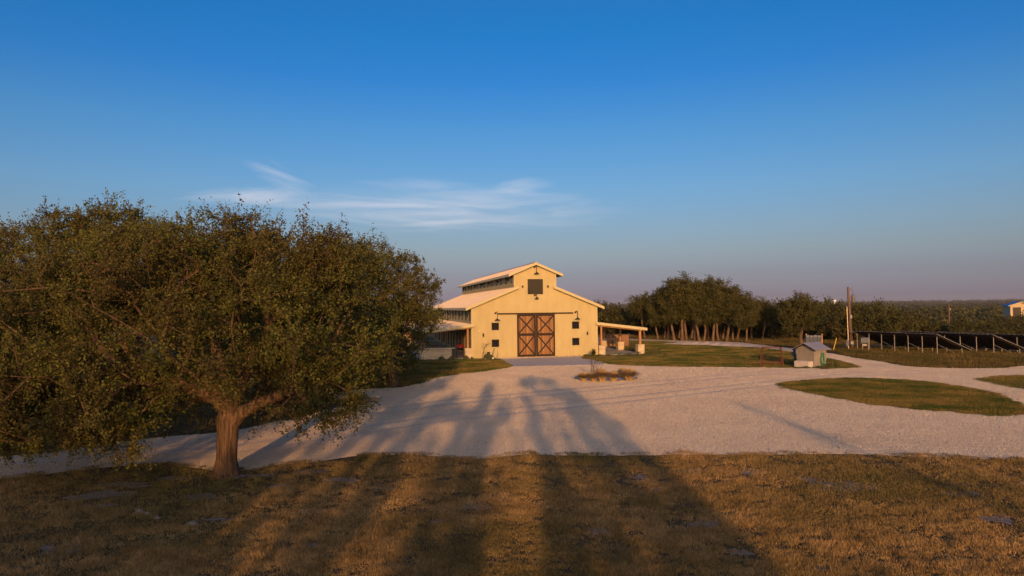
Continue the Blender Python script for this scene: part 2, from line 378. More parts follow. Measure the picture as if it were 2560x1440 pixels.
bedL = ragged([G(*p) for p in [(1040,897),(1100,901),(1170,901),(1225,899.5),(1240,897),(1232,895.5),(1180,898),(1100,893),(1040,890)]], .3, .04, 8)
sheet('gravel_bed', bedL, .022, K['pale_dirt'])
def blob(cx, cy, rx, ry, seed, n=14, ang=0):
    rng = np.random.RandomState(seed); P = []
    for i in range(n):
        t = 2*math.pi*i/n; k = rng.uniform(.35, 1.2); x, y = rx*k*math.cos(t), ry*k*math.sin(t)
        P.append((cx+x*math.cos(ang)-y*math.sin(ang), cy+x*math.sin(ang)+y*math.cos(ang)))
    return P
PATCH = []
for i, (px, py, rw, rh) in enumerate([(2100,1214,100,24),(1600,1193,24,9),(1645,1222,22,7),(1880,1182,45,9),(1200,1268,45,12),(1090,1305,28,8),(1250,1248,34,5),(330,1212,90,9),(270,1235,95,14),(430,1196,60,7),(500,1243,70,10),(150,1375,60,25),(780,1180,60,7),(850,1200,60,8),(700,1215,40,6),(980,1222,40,5),(2420,1235,70,10),(1770,1310,50,12),(1850,1380,40,10),(2050,1420,30,10),(770,1370,22,10),(560,1300,50,5),(360,1285,34,6),(1730,1180,50,7),(2500,1300,50,14),(1500,1330,35,9),(620,1190,90,6),(240,1265,60,6)]):
    c = np.array(G(px, py)); rx = abs(np.array(G(px+rw, py))-c)[0]; ry = abs(np.array(G(px, py-rh))-c)[1]
    P = ragged(blob(c[0], c[1], rx, ry, 50+i), .12, .03, 90+i)
    sheet('dirt', P, .005+.0004*i, K['pale_dirt']); PATCH.append((c[0], c[1], rx*.9, ry*.9))
mnd = ragged([G(*p) for p in [(805,1014),(850,1003),(900,993),(945,995),(948,1003),(900,1011),(850,1018),(815,1022)]], .2, .04, 11)
sheet('dirt', mnd, .02, K['brown_dirt'])
# low ridge of graded gravel beside the far road
def ridge():
    p0 = Vector(G(1665, 859)).to_3d(); p1 = Vector(G(1875, 866)).to_3d(); d = p1-p0; nrm = Vector((-d.y, d.x, 0)).normalized()
    rng = np.random.RandomState(5); n, m_ = 60, 9; V = []; F = []
    for i in range(n):
        t = i/(n-1); env = math.sin(math.pi*t)**.6
        for j in range(m_):
            q = j/(m_-1)*2-1; z = .34*env*max(0, 1-q*q)*(.75+.25*math.sin(i*.9)+rng.uniform(-.12, .12))
            P = p0+d*t+nrm*q*1.5; V.append((P.x, P.y, z+.001))
    for i in range(n-1):
        for j in range(m_-1): a = i*m_+j; F.append((a, a+1, a+m_+1, a+m_))
    o = MB().add(V, F).build('gravel_berm', K['gravel'], smooth=True); tag(o, kind='structure')
ridge()

def in_poly(P, x, y):
    P = np.asarray(P); r = np.zeros(len(x), bool); j = len(P)-1
    for i in range(len(P)):
        xi, yi = P[i]; xj, yj = P[j]
        c = ((yi > y) != (yj > y)) & (x < (xj-xi)*(y-yi)/((yj-yi)+1e-12)+xi); r ^= c; j = i
    return r
def blades(name, pos, h, wd, m, seed, lean=.5, label=None, per=3):
    """one triangle per blade, in small tufts"""
    rng = np.random.RandomState(seed); n = len(pos)*per
    P = np.repeat(pos, per, 0)+np.c_[rng.normal(0, .018, (n, 2)), np.zeros(n)]
    H = np.repeat(h, per)*rng.uniform(.5, 1.2, n); a = rng.uniform(0, 2*np.pi, n); l = rng.uniform(0, lean, n)*H
    b = rng.uniform(0, 2*np.pi, n); W_ = wd*rng.uniform(.6, 1.4, n)
    s = np.stack([np.cos(a)*W_, np.sin(a)*W_, np.zeros(n)], -1)
    top = P+np.stack([np.cos(b)*l, np.sin(b)*l, H], -1)
    V = np.stack([P-s, P+s, top], 1).reshape(-1, 3); F = np.arange(3*n).reshape(-1, 3)
    return tag(fastmesh(name, V, F, m), label, 'grass', None, 'stuff')
def vnoise(x, y, seed, sc):
    rng = np.random.RandomState(seed); g = rng.rand(64, 64); u, v = x/sc, y/sc
    i, j = np.floor(u).astype(int), np.floor(v).astype(int); fu, fv = u-i, v-j; fu = fu*fu*(3-2*fu); fv = fv*fv*(3-2*fv)
    q = lambda a, b: g[a % 64, b % 64]
    return (q(i, j)*(1-fu)+q(i+1, j)*fu)*(1-fv)+(q(i, j+1)*(1-fu)+q(i+1, j+1)*fu)*fv
def front_grass():
    rng = np.random.RandomState(7); n = 520000
    # denser close to the camera: pick in (angle, distance)
    d = 10.8*(27/10.8)**rng.rand(n); x = d*rng.uniform(-.82, .82, n); y = d
    keep = ~in_poly(grav, x, y-(vnoise(x, y*0, 4, .55)*.5+vnoise(x, y, 5, .2)*.35-.12)*.9) | (rng.rand(n) < .015)
    keep &= (y < 24.5) & ~((x < -5) & (y > 21.5))
    for (cx, cy, rx, ry) in PATCH:
        q = ((x-cx)/rx)**2+((y-cy)/ry)**2; keep &= (q > 1) | (rng.rand(n) < np.where(rx > 1.2, .12, .5))
    dn = vnoise(x, y, 1, .5)*.5+vnoise(x, y, 2, .16)*.5
    bare = smooth01(-5, -9, x)*.25
    keep &= rng.rand(n) < np.clip((dn-.16-bare*.6)*2.8, .22, 1)
    x, y, dn = x[keep], y[keep], dn[keep]
    h = .03+.12*np.clip(dn-.25, 0, 1)*(.4+1.1*vnoise(x, y, 3, .9))
    blades('grass', np.c_[x, y, np.zeros(len(x))], h, .0065, K['grass_blade'], 8, .75, 'dry golden and green grass covering the foreground below the driveway')
front_grass()
def lawn_grass(poly, n, h, wd, seed, label, m='lawn_blade'):
    rng = np.random.RandomState(seed); P = np.array(poly); lo, hi = P.min(0), P.max(0)
    x = rng.uniform(lo[0], hi[0], n); y = rng.uniform(lo[1], hi[1], n); k = in_poly(poly, x, y); x, y = x[k], y[k]
    hh = h*(.5+vnoise(x, y, seed, 1.5))
    # a taller fringe along the edge
    E = P[rng.randint(0, len(P), n//8)]+rng.normal(0, .13, (n//8, 2)); X = np.r_[x, E[:, 0]]; Y = np.r_[y, E[:, 1]]
    HH = np.r_[hh, np.full(len(E), h*1.15)]
    blades('grass', np.c_[X, Y, hgt(X, Y)+.012], HH, wd, K[m], seed, .6, label)
def stones():
    rng = np.random.RandomState(17); n = 1050000
    d = 15*(66/15)**rng.rand(n)**.85; x = d*rng.uniform(-.80, .80, n); y = d
    k = in_poly(grav, x, y)
    for P in (isl, isl2, lawnR, lawnL, fld): k &= ~in_poly(P, x, y)
    k &= ~in_poly(apr, x, y) & ~(((x-G(1515,945)[0])/2.1)**2+((y-G(1515,945)[1])/1.8)**2 < 1)
    x, y, d = x[k], y[k], d[k]; n = len(x)
    tr_ = np.zeros(n)
    for off in (0, 1.7, 5.2, 6.9):
        C_ = np.array([G(*p) for p in [(-300,1200),(0,1170),(560,1125),(1100,1045),(1600,993),(1900,960),(2150,935),(2330,928),(2560,930)]]); C_[:, 1] += off-1
        yy = np.interp(x, C_[:, 0], C_[:, 1]); tr_ = np.maximum(tr_, np.exp(-((y-yy)/.28)**2))
    rake = 1+.16*np.sin(y*11+3*vnoise(x, y, 12, 4)*2)*vnoise(x, y, 14, 3)
    s_ = rng.uniform(.5, 1.3, n)*(.0065+.00048*d)*rake*(1-.72*tr_); a = rng.uniform(0, 6.28, n)
    q = np.arange(4)*np.pi/2; A = a[:, None]+q+rng.normal(0, .25, (n, 4)); r = s_[:, None]*rng.uniform(.8, 1.5, (n, 4))
    base = np.stack([x[:, None]+np.cos(A)*r, y[:, None]+np.sin(A)*r, np.full((n, 4), .004)], -1)
    top = np.c_[x+rng.normal(0, .3, n)*s_, y+rng.normal(0, .3, n)*s_, s_*rng.uniform(.9, 1.6, n)+.006][:, None]
    V = np.concatenate([base, top], 1).reshape(-1, 3); b = np.arange(n)[:, None]*5
    F = np.concatenate([b+np.array(f) for f in ([0,1,4],[1,2,4],[2,3,4],[3,0,4])])
    tag(fastmesh('gravel_stones', V, F, K['gravel_stone']), 'pale crushed limestone gravel spread over the driveway', 'gravel', None, 'stuff')
stones()
lawn_grass(isl, 60000, .07, .012, 21, 'short green and straw coloured grass on the teardrop island in the gravel')
lawn_grass(isl2, 12000, .07, .014, 22, 'dark green grass verge cut by the right edge of the photo')
lawn_grass(lawnR, 110000, .08, .02, 23, 'mown green lawn between the barn and the grey pump house')
lawn_grass(lawnL, 40000, .08, .018, 24, 'mown lawn strip in front of the left porch')
lawn_grass(fld, 50000, .13, .028, 25, 'rough field grass in front of the solar arrays', 'field_blade')
# ------------------------------------------------------------------ trees
def np_tube(pts, rs, n):
    P = np.asarray(pts, float); m_ = len(P); T = np.gradient(P, axis=0); T /= np.linalg.norm(T, axis=1)[:, None]+1e-9
    ref = np.array([1., 0, 0]) if abs(T[0, 0]) < .8 else np.array([0, 1., 0]); V = np.zeros((m_, n, 3)); an = np.arange(n)*2*np.pi/n
    for i in range(m_):
        a = ref-T[i]*(ref@T[i]); a /= np.linalg.norm(a)+1e-9; b = np.cross(T[i], a); ref = a
        V[i] = P[i]+(np.cos(an)[:, None]*a+np.sin(an)[:, None]*b)*rs[i]
    i, k = np.meshgrid(np.arange(m_-1), np.arange(n), indexing='ij'); i, k = i.ravel(), k.ravel(); k2 = (k+1) % n
    return V.reshape(-1, 3), np.stack([i*n+k, i*n+k2, (i+1)*n+k2, (i+1)*n+k], -1)
class Soup:
    def __init__(s): s.V = []; s.F = []; s.n = 0
    def add(s, V, F): s.V.append(V); s.F.append(F+s.n); s.n += len(V)
    def build(s, name, m, parent, smooth=True): return fastmesh(name, np.concatenate(s.V), np.concatenate(s.F), m, parent, smooth)

def make_tree(name, label, cat, base, trunk, lobes, nclump, twigs, leaves, leaf, seed, leafmat, barkmat, group=None, clump_r=.55, r_tip=.011, flare=1.25, extra_limbs=(), droop=.0, twig_r=.006, rscale=1.0, open_top=0.0, zmin=.25, clear=None, limb_r=0, pockets=0):
    """trunk: list of (x,y,z,r) local; lobes: (cx,cy,cz,rx,ry,rz,weight) local"""
    rng = np.random.RandomState(seed)
    root = thing(name, label, cat, base, 0, group)
    Wt = np.array([l[6] for l in lobes], float); Wt /= Wt.sum(); T = []
    while len(T) < nclump:
        l = lobes[rng.choice(len(lobes), p=Wt)]
        d = rng.normal(size=3); d /= np.linalg.norm(d); r = rng.uniform(.12, 1)**.38*rng.uniform(.9, 1.08)
        p = np.array(l[:3])+d*r*np.array(l[3:6])
        if p[2] < zmin: continue
        if clear and abs(p[0]-clear[0]) < clear[1] and p[2] < clear[2] and p[1] < clear[3]: continue
        T.append(p)
    T = np.array(T)
    if pockets:
        f_ = np.sin(T[:, 0]*2.1+1)*np.sin(T[:, 2]*2.6+2)+np.sin(T[:, 1]*2.3+T[:, 0])*.7; T = T[f_ > -pockets]
    # skeleton: nodes, parent, path length
    tr = np.array(trunk, float); N = [tr[i, :3] for i in range(len(tr))]; par = [-1]+list(range(len(tr)-1)); pl = [0]
    for i in range(1, len(tr)): pl.append(pl[-1]+np.linalg.norm(tr[i, :3]-tr[i-1, :3]))
    attach_ok = [i >= len(tr)-2 for i in range(len(tr))]
    chains = []; limb_nodes = []
    def add_chain(a, tgt, wob):
        p0 = N[a]; L_ = np.linalg.norm(tgt-p0); k = max(2, int(L_/.45)); pd = (p0-N[par[a]]) if par[a] >= 0 else np.array([0, 0, 1.])
        pd = pd/(np.linalg.norm(pd)+1e-9); ids = [a]; c1 = p0+pd*L_*.32+np.array([0, 0, L_*.06])
        ph = rng.uniform(0, 6.28, 3); am = rng.normal(0, wob*L_, 3)
        for q in range(1, k+1):
            t = q/k; p = (1-t)**2*p0+2*t*(1-t)*c1+t*t*tgt+np.sin(t*np.pi*2+ph)*am*math.sin(math.pi*t)*.5
            if q == k: p = tgt
            N.append(p); par.append(ids[-1]); pl.append(pl[ids[-1]]+L_/k); attach_ok.append(True); ids.append(len(N)-1)
        chains.append(ids)
        return ids[-1]
    limb_ids = []
    for at, tgt in extra_limbs: add_chain(at, np.array(tgt, float), .05); limb_ids.append(chains[-1])
    top = tr[-1, :3]; order = np.argsort(np.linalg.norm(T-top, axis=1)+rng.uniform(0, 1.0, len(T)))
    # a few main limbs first: farthest points of a coarse sample
    nm = max(4, nclump//45); main = order[np.linspace(len(order)*.55, len(order)-1, nm).astype(int)]
    tips = []; done = set()
    for ti in list(main)+list(order):
        if ti in done: continue
        done.add(ti); A = np.array(N); ok = np.array(attach_ok)
        dd = np.linalg.norm(A-T[ti], axis=1)+.38*np.array(pl); dd[~ok] = 1e9
        dd += np.where(A[:, 2] > T[ti][2]+.6, .8*(1-droop), 0)
        a = int(np.argmin(dd)); tips.append(add_chain(a, T[ti], .05))
    # pipe-model radii
    cnt = np.zeros(len(N))
    for t in tips: cnt[t] += 1
    for i in range(len(N)-1, 0, -1):
        if par[i] >= 0: cnt[par[i]] += cnt[i]
    R = r_tip*rscale*np.maximum(cnt, 1)**.47; R = np.minimum(R, tr[-2:, 3].max()*.72)
    for ids in limb_ids:
        for q, i in enumerate(ids[1:]): R[i] = max(R[i], limb_r*(1-.45*q/len(ids)))
    wood = Soup()
    # trunk with root flare
    tp = []; trr = []
    for i in range(len(tr)-1):
        for q in range(5):
            t = q/5; tp.append(tr[i, :3]*(1-t)+tr[i+1, :3]*t); trr.append(tr[i, 3]*(1-t)+tr[i+1, 3]*t)
    tp.append(tr[-1, :3]); trr.append(tr[-1, 3]*.9); tp, trr = np.array(tp), np.array(trr)
    z = tp[:, 2]; trr = trr*(1+(flare-1)*np.exp(-z/.22))
    V, F = np_tube(tp, trr, 18); nv = V-np.repeat(tp, 18, 0); an = np.tile(np.arange(18)*2*np.pi/18, len(tp)); zz = np.repeat(z, 18)
    V = np.repeat(tp, 18, 0)+nv*(1+(.05+.10*np.exp(-zz/.3))*np.sin(an*5+seed)+.03*np.sin(an*3+zz*2))[:, None]
    wood.add(V, F)
    for ids in chains:
        rr = R[ids].copy(); 
        if ids[0] < len(tr): rr[0] = rr[1]*1.05
        else: rr[0] = min(R[ids[0]], rr[1]*1.3)
        n = 9 if rr[0] > .12 else (6 if rr[0] > .04 else 4)
        V, F = np_tube([N[i] for i in ids], rr, n); wood.add(V, F)
    # twigs and leaves
    tb = []; te = []
    for t in tips:
        p = N[t]; dr = N[t]-N[par[t]]; dr /= np.linalg.norm(dr)+1e-9
        k = max(2, int(twigs*rng.uniform(.6, 1.4)))
        if open_top and p[2] > open_top: k = max(2, int(k*.55))
        d = rng.normal(size=(k, 3))+dr*.7+np.array([0, 0, .25-droop*max(0, 1.5-p[2]*.5)]); d /= np.linalg.norm(d, axis=1)[:, None]
        ln = clump_r*rng.uniform(.5, 1.5, k)[:, None]
        tb.append(np.repeat(p[None], k, 0)); te.append(p+d*ln)
    tb = np.concatenate(tb); te = np.concatenate(te); nt_ = len(tb)
    mid = (tb+te)/2+rng.normal(0, .04, (nt_, 3))*clump_r/.5; X = np.array([1., 0, 0]); sd = np.cross(te-tb, X); sd /= np.linalg.norm(sd, axis=1)[:, None]+1e-9; s2 = np.cross(te-tb, sd); s2 /= np.linalg.norm(s2, axis=1)[:, None]+1e-9
    def ring(c, r): return np.stack([c+sd*r, c-sd*r*.5+s2*r*.86, c-sd*r*.5-s2*r*.86], 1)
    V = np.concatenate([ring(tb, twig_r*1.5), ring(mid, twig_r), ring(te, twig_r*.4)], 1).reshape(-1, 3); b9 = np.arange(nt_)[:, None]*9
    F = np.concatenate([b9+np.array(q) for q in ([0,1,4,3],[1,2,5,4],[2,0,3,5],[3,4,7,6],[4,5,8,7],[5,3,6,8])]); wood.add(V, F)
    wood.build('trunk', barkmat, root)
    nl = rng.poisson(leaves, nt_); idx = np.repeat(np.arange(nt_), nl); n = len(idx); t = rng.uniform(.15, 1.08, n)[:, None]
    P = np.where(t < .5, tb[idx]*(1-2*t)+mid[idx]*2*t, mid[idx]*(2-2*t)+te[idx]*(2*t-1))+rng.normal(0, leaf*.85, (n, 3))
    a = rng.normal(size=(n, 3)); a /= np.linalg.norm(a, axis=1)[:, None]; b = rng.normal(size=(n, 3)); b -= a*(a*b).sum(1)[:, None]; b /= np.linalg.norm(b, axis=1)[:, None]
    s = leaf*rng.uniform(.6, 1.35, n)[:, None]; A = a*s*.62; B = b*s*.34
    V = np.stack([P-A, P+B, P+A, P-B], 1).reshape(-1, 3); F = np.arange(4*n).reshape(-1, 4)
    fastmesh('crown', V, F, leafmat, root)
    return root

ox, oy = G(565, 1188)
make_tree('oak_tree', 'great live oak with thick forked trunk at the near edge of the gravel', 'tree', (ox, oy, -.02),
    [(0,0,0,.31),(.02,.02,.5,.275),(.04,.03,1.1,.285),(.06,.05,1.6,.31),(.02,.10,2.1,.20)],
    [(-.2,.2,4.5,4.9,4.6,3.0,5),(-4.2,-.4,3.9,4.0,3.8,2.7,3.6),(-2.8,.3,5.7,3.6,3.0,1.8,1.7),(.8,.3,5.9,3.6,3.0,1.6,2.0),(2.6,.8,3.9,2.3,3.0,2.3,1.5),(-3.6,-2.0,2.4,3.4,1.9,1.0,1.3),(-1.7,.3,6.3,3.4,2.5,1.0,1.0),(2.1,-1.0,2.6,2.2,1.7,1.1,1.0),(-7,0,3.3,2.6,3,2.2,1.4),(-6.3,-.6,2.3,3.0,2.2,.95,1.2),(-3.3,0,6.95,.9,.8,.7,.16),(.1,0,7.15,.8,.7,.55,.09),(2.3,.3,6.2,2.2,2.2,1.1,.8),(-1.4,-2.6,2.2,2.4,1.2,.8,.6),(-5.2,-1.5,1.25,1.3,.6,.25,.10),(-2.4,-1.6,1.25,.9,.5,.2,.07)],
    1330, 12, 25, .060, 3, K['oak_leaf'], K['bark'], zmin=1.0, pockets=.5, clear=(.5,1.7,2.75,.9), limb_r=.225, clump_r=.60, r_tip=.0125, droop=.6,
    extra_limbs=[(2,(1.75,-.1,2.35)),(3,(-1.5,-.3,2.75)),(3,(.7,.5,3.6)),(3,(-.6,.6,3.8)),(3,(-.2,-1.4,3.0))], flare=1.4, open_top=7.0)
# tall sprigs above the crown are part of the same random crown
bx, by = G(985, 967)
make_tree('oak_tree', 'oak with a stout leaning trunk nearest to the barn, where gravel meets lawn', 'tree', (bx, by, 0),
    [(0,0,0,.34),(-.12,.1,.7,.30),(-.3,.1,1.5,.28),(-.45,.2,2.2,.30)],
    [(-1.4,0,5.4,3.5,3.6,3.4,4),(.4,0,3.9,2.6,2.8,2.2,2),(-.6,-.5,1.9,2.3,2,1.2,1.1),(-1.8,.3,7.7,2.4,2,1.2,.8),(1.6,0,6.2,1.0,1.2,.7,.25),(-3.6,0,3.4,2.4,2.4,2.4,1)],
    420, 9, 20, .095, 11, K['oak_leaf'], K['bark'], clump_r=.62, r_tip=.013, droop=.4)
mx_, my_ = G(690, 1042)
make_tree('oak_tree', 'oak behind the great oak, its reddish trunk base by the brown dirt', 'tree', (mx_, my_, 0),
    [(0,0,0,.28),(.1,0,.7,.24),(.25,.1,1.6,.24)],
    [(0,0,4.6,4.2,3.8,3.0,4),(1.9,0,5.6,2.7,3,2.0,1.6),(2.6,-.5,2.9,2.6,2.4,1.8,1.3),(-.5,0,6.8,2.8,2,1.1,.7)],
    400, 9, 20, .085, 13, K['oak_leaf'], K['bark'], clump_r=.6, r_tip=.012, droop=.4)
lx, ly = G(120, 1020)
make_tree('oak_tree', 'broad oak cut by the left edge of the photo, behind the great oak', 'tree', (lx, ly, 0),
    [(0,0,0,.4),(.1,0,.9,.34),(.1,.1,1.9,.34)],
    [(0,0,6.2,6.2,4.4,3.5,4),(3.8,0,6.6,3.6,3.2,3.0,2.6),(-3.5,0,6.2,4.4,3.4,3.2,2.4),(2.4,0,8.6,3.6,2,1.2,1.2),(0,-1,2.2,4.5,2.5,1.2,1)],
    520, 11, 20, .09, 17, K['oak_leaf'], K['bark'], clump_r=.65, r_tip=.013, droop=.3)
sx_, sy_ = G(775, 1003)
make_tree('oak_tree', 'slender oak between the great oak and the barn, beside the tree swing', 'tree', (sx_-1.2, sy_+1.5, 0),
    [(0,0,0,.24),(.2,0,.8,.2),(.5,0,1.9,.2)],
    [(0,0,4.4,3.6,3.4,2.8,3),(2.6,0,3.4,2.6,2.4,1.6,1.5),(-.5,0,6.4,2.4,2,1.2,.6)],
    260, 9, 18, .10, 19, K['oak_leaf'], K['bark'], clump_r=.65, r_tip=.012, droop=.3)
make_tree('oak_tree', 'oak far behind at the left edge of the photo', 'tree', (-33, 44, 0),
    [(0,0,0,.34),(.1,0,.9,.3),(.1,.1,2.0,.3)], [(0,0,5.2,5.4,4.4,3.6,4),(4.5,0,4.2,4,3.4,3,2),(-5,0,4.2,4,3.4,3,2)],
    300, 8, 14, .14, 23, K['grove_leaf'], K['bark'], clump_r=.8, r_tip=.014)
make_tree('oak_tree', 'oak far behind the great oak, mostly hidden by it', 'tree', (-19, 47, 0),
    [(0,0,0,.34),(.1,0,.9,.3),(.1,.1,2.0,.3)], [(0,0,4.4,5.2,4.4,3.4,4),(4.5,0,3.6,3.5,3.4,2.4,2)],
    260, 8, 14, .14, 24, K['grove_leaf'], K['bark'], clump_r=.8, r_tip=.014)

# trees standing behind the camera: only their long shadows reach the picture
def shade_tree(x, y, trunk_h, lobes, n, seed, tw=8, lv=16):
    make_tree('oak_tree', 'oak standing behind the viewpoint, throwing its shadow across the driveway', 'tree', (x, y, 0),
        [(0,0,0,.3),(0,0,trunk_h*.5,.26),(0,0,trunk_h,.24)], lobes, n, tw, lv, .13, seed, K['grove_leaf'], K['bark'], group='oaks behind the viewpoint', clump_r=.6, r_tip=.013)
def limbs(lines):
    L_ = []
    for pts, r in lines:
        for (x0, z0), (x1, z1) in zip(pts[:-1], pts[1:]):
            k = max(1, int(round(math.hypot(x1-x0, z1-z0)/.6)))
            for q in range(k):
                t = (q+.5)/k; L_.append((x0+(x1-x0)*t, 0, z0+(z1-z0)*t, r, .5, .36, r))
    return L_
def slim_tree(x, y, trunk_h, lines, n, seed):
    make_tree('oak_tree', 'oak standing behind the viewpoint, throwing its shadow across the driveway', 'tree', (x, y, 0),
        [(0,0,0,.22),(0,0,trunk_h*.5,.18),(0,0,trunk_h,.16)], limbs(lines), n, 7, 7, .12, seed, K['grove_leaf'], K['bark'], group='oaks behind the viewpoint', clump_r=.30, r_tip=.012)
slim_tree(3.4, -14, 2.4, [([(1.45,4.2),(1.3,6.2),(.7,8.6)], .45), ([(.1,4.4),(.25,6.2),(.5,8.0)], .30), ([(-.6,4.6),(-.5,6.8)], .16), ([(-1.45,4.4),(-1.6,6.2),(-1.5,8.2)], .26), ([(-1.6,8.9),(-.7,9.3),(.5,8.9)], .42), ([(-1.2,8.2),(.4,8.0)], .22), ([(-2.2,3.8),(1.7,3.8)], .5), ([(-2.0,4.6),(1.6,4.6)], .5)], 360, 31)
slim_tree(-.8, -15, 2.4, [([(-.45,4.2),(-.35,6.0),(.1,7.4)], .24), ([(.25,4.3),(.45,6.4),(1.6,7.3)], .26), ([(.3,7.0),(-.9,7.3),(-1.4,8.3)], .20), ([(.5,7.2),(.6,9.0)], .18), ([(-.6,4.3),(.5,4.3)], .3)], 165, 32)
slim_tree(-4.2, -14, 2.4, [([(1.1,4.3),(1.2,6.4),(1.8,7.8)], .34), ([(.2,4.6),(.3,6.6)], .18), ([(-.9,4.2),(-.7,6.2),(-.1,7.6)], .24), ([(-1.9,4.0),(-1.8,6.4),(-1.2,8.0)], .24), ([(-3.1,3.9),(-2.8,6.0)], .4), ([(-3.2,3.8),(1.2,3.8)], .38)], 270, 33)
shade_tree(1.6, -19, 2.2, [(0,0,6.6,3.4,1.5,2.6,1),(-5,0,6.2,3.0,1.5,2.2,1)], 62, 42, 5, 9)  # sparse unseen tree added to soften the gaps between the shadows
shade_tree(-10, -12, 2.4, [(0,0,4.1,3.8,1.6,.9,3),(3.2,0,3.7,1.9,1.2,.6,1.2)], 210, 41, 8, 14)
shade_tree(-12, -16, 2.4, [(-.6,0,4.6,2.2,2.0,1.4,2),(-2,0,5.2,2.6,2.0,2.0,2),(-2,0,6.9,1.6,1.5,1.0,.8),(1.4,0,6.3,.3,1,1.6,.4)], 230, 34, 8, 14)
shade_tree(-18.5, -15, 2.4, [(0,0,5.2,4.4,2.2,2.4,3),(-1,0,7.6,2.5,1.5,1.2,1)], 280, 35)
shade_tree(-26, -22, 2.4, [(0,0,5.6,4.6,2.2,2.8,3)], 200, 36)
shade_tree(11.9, -16, 3.2, [(0,0,6.0,.32,.6,1.6,1),(1.1,0,5.4,.22,.5,.8,.3)], 13, 37, 5, 9)
shade_tree(20.5, -20, 2.4, [(0,0,4.6,3.4,1.5,1.3,1)], 70, 38)
shade_tree(31, -30, 2.4, [(0,0,6.2,4.4,1.5,2.0,1)], 120, 39)
shade_tree(44, -34, 2.4, [(0,0,6.8,5.4,1.5,2.4,1)], 170, 40)

# the grove behind the right lawn
def grove_template(seed, H, trunk):
    s = H/8
    return make_tree('oak_tree', 'x', 'tree', (0,0,0), trunk, [(0,0,5.6*s,2.3,2.3,2.3*s,4),(.9,0,4.3*s,1.9,1.9,1.5*s,2),(-1.2,.2,6.4*s,1.6,1.6,1.3*s,1),(.3,-.8,3.4*s,1.8,1.2,.9*s,1)],
        150, 9, 15, .15, seed, K['grove_leaf'], K['bark_pale'], group='oaks of the grove behind the lawn', clump_r=.62, r_tip=.016)
gt = [grove_template(51, 8, [(0,0,0,.17),(-.15,0,1,.15),(-.45,0,2.4,.14)]), grove_template(52, 7.4, [(0,0,0,.15),(.2,0,1.2,.13),(.2,0,2.5,.12)]), grove_template(53, 8.6, [(0,0,0,.19),(-.2,0,1.3,.15),(-.55,0,2.8,.14)])]
gpos = [(1645,849,.78),(1662,848,.9),(1672,849,.86),(1686,851,.95),(1697,847,.9),(1706,852,1.0),(1716,851,1.04),(1728,849,1.02),(1738,852,.92),(1748,853,.94),(1760,852,1.0),(1771,850,1.0),(1782,853,.98),(1796,853,.97),(1806,851,.93),(1817,854,.9),(1832,853,.84),(1843,850,.8),(1866,856,.72),(1880,851,.74),(1905,852,.66),(1620,838,.7),(1690,842,.86),(1745,842,.9),(1800,843,.84),(1850,843,.72),(1612,846,.80),(1600,842,.62)]
order_ = sorted(range(len(gpos)), key=lambda i: gpos[i][0]); used = [False]*3
names_g = {}
for r_, i in enumerate(order_):
    c_ = ['eleventh', 'tenth', 'ninth', 'eighth', 'seventh', 'sixth', 'fifth', 'fourth', 'third', 'second']; n_g = len(order_)
    if r_ == 0: names_g[i] = 'small low grove oak at the far left end, right beside the porch roof tip'
    elif r_ <= 10: names_g[i] = 'grove oak behind the lawn, %s trunk counted from the left' % c_[::-1][r_-1]
    elif r_ == n_g-1: names_g[i] = 'small grove oak at the far right end of the row'
    elif r_ >= n_g-11: names_g[i] = 'grove oak behind the lawn, %s trunk counted from the right' % c_[r_-(n_g-11)]
    else: names_g[i] = 'tall oak in the very middle of the grove, %s' % ['left one', 'second one', 'third one', 'fourth one', 'fifth one', 'sixth one', 'right one'][r_-11]
rg = random.Random(4)
for i, (px, py, s) in enumerate(gpos):
    q = i % 3; x, y = G(px, py)
    o = gt[q] if not used[q] else copy_tree(gt[q]); used[q] = True
    o.location = (x, y, float(hgt(x, y))-.03); o.rotation_euler[2] = rg.uniform(-1.5, 1.5)+(2.6 if px > 1780 else 0); k_ = s*rg.uniform(1.0, 1.22); o.scale = (k_, k_, s*rg.uniform(.95, 1.05))
    tag(o, names_g[i], 'tree', 'oaks of the grove behind the lawn')
x, y = G(2003, 861)
make_tree('oak_tree', 'lone round oak with a pale trunk between the grove and the pump house', 'tree', (x, y, 0),
    [(0,0,0,.2),(-.05,0,.8,.16),(.08,0,1.5,.14),(.0,0,2.1,.15)], [(0,0,3.9,2.3,2.2,2.0,4),(-1.0,0,3.0,1.6,1.6,1.3,1),(1.1,0,3.4,1.6,1.6,1.5,1)], 170, 8, 18, .12, 61, K['grove_leaf'], K['bark_pale'], clump_r=.5, r_tip=.013)

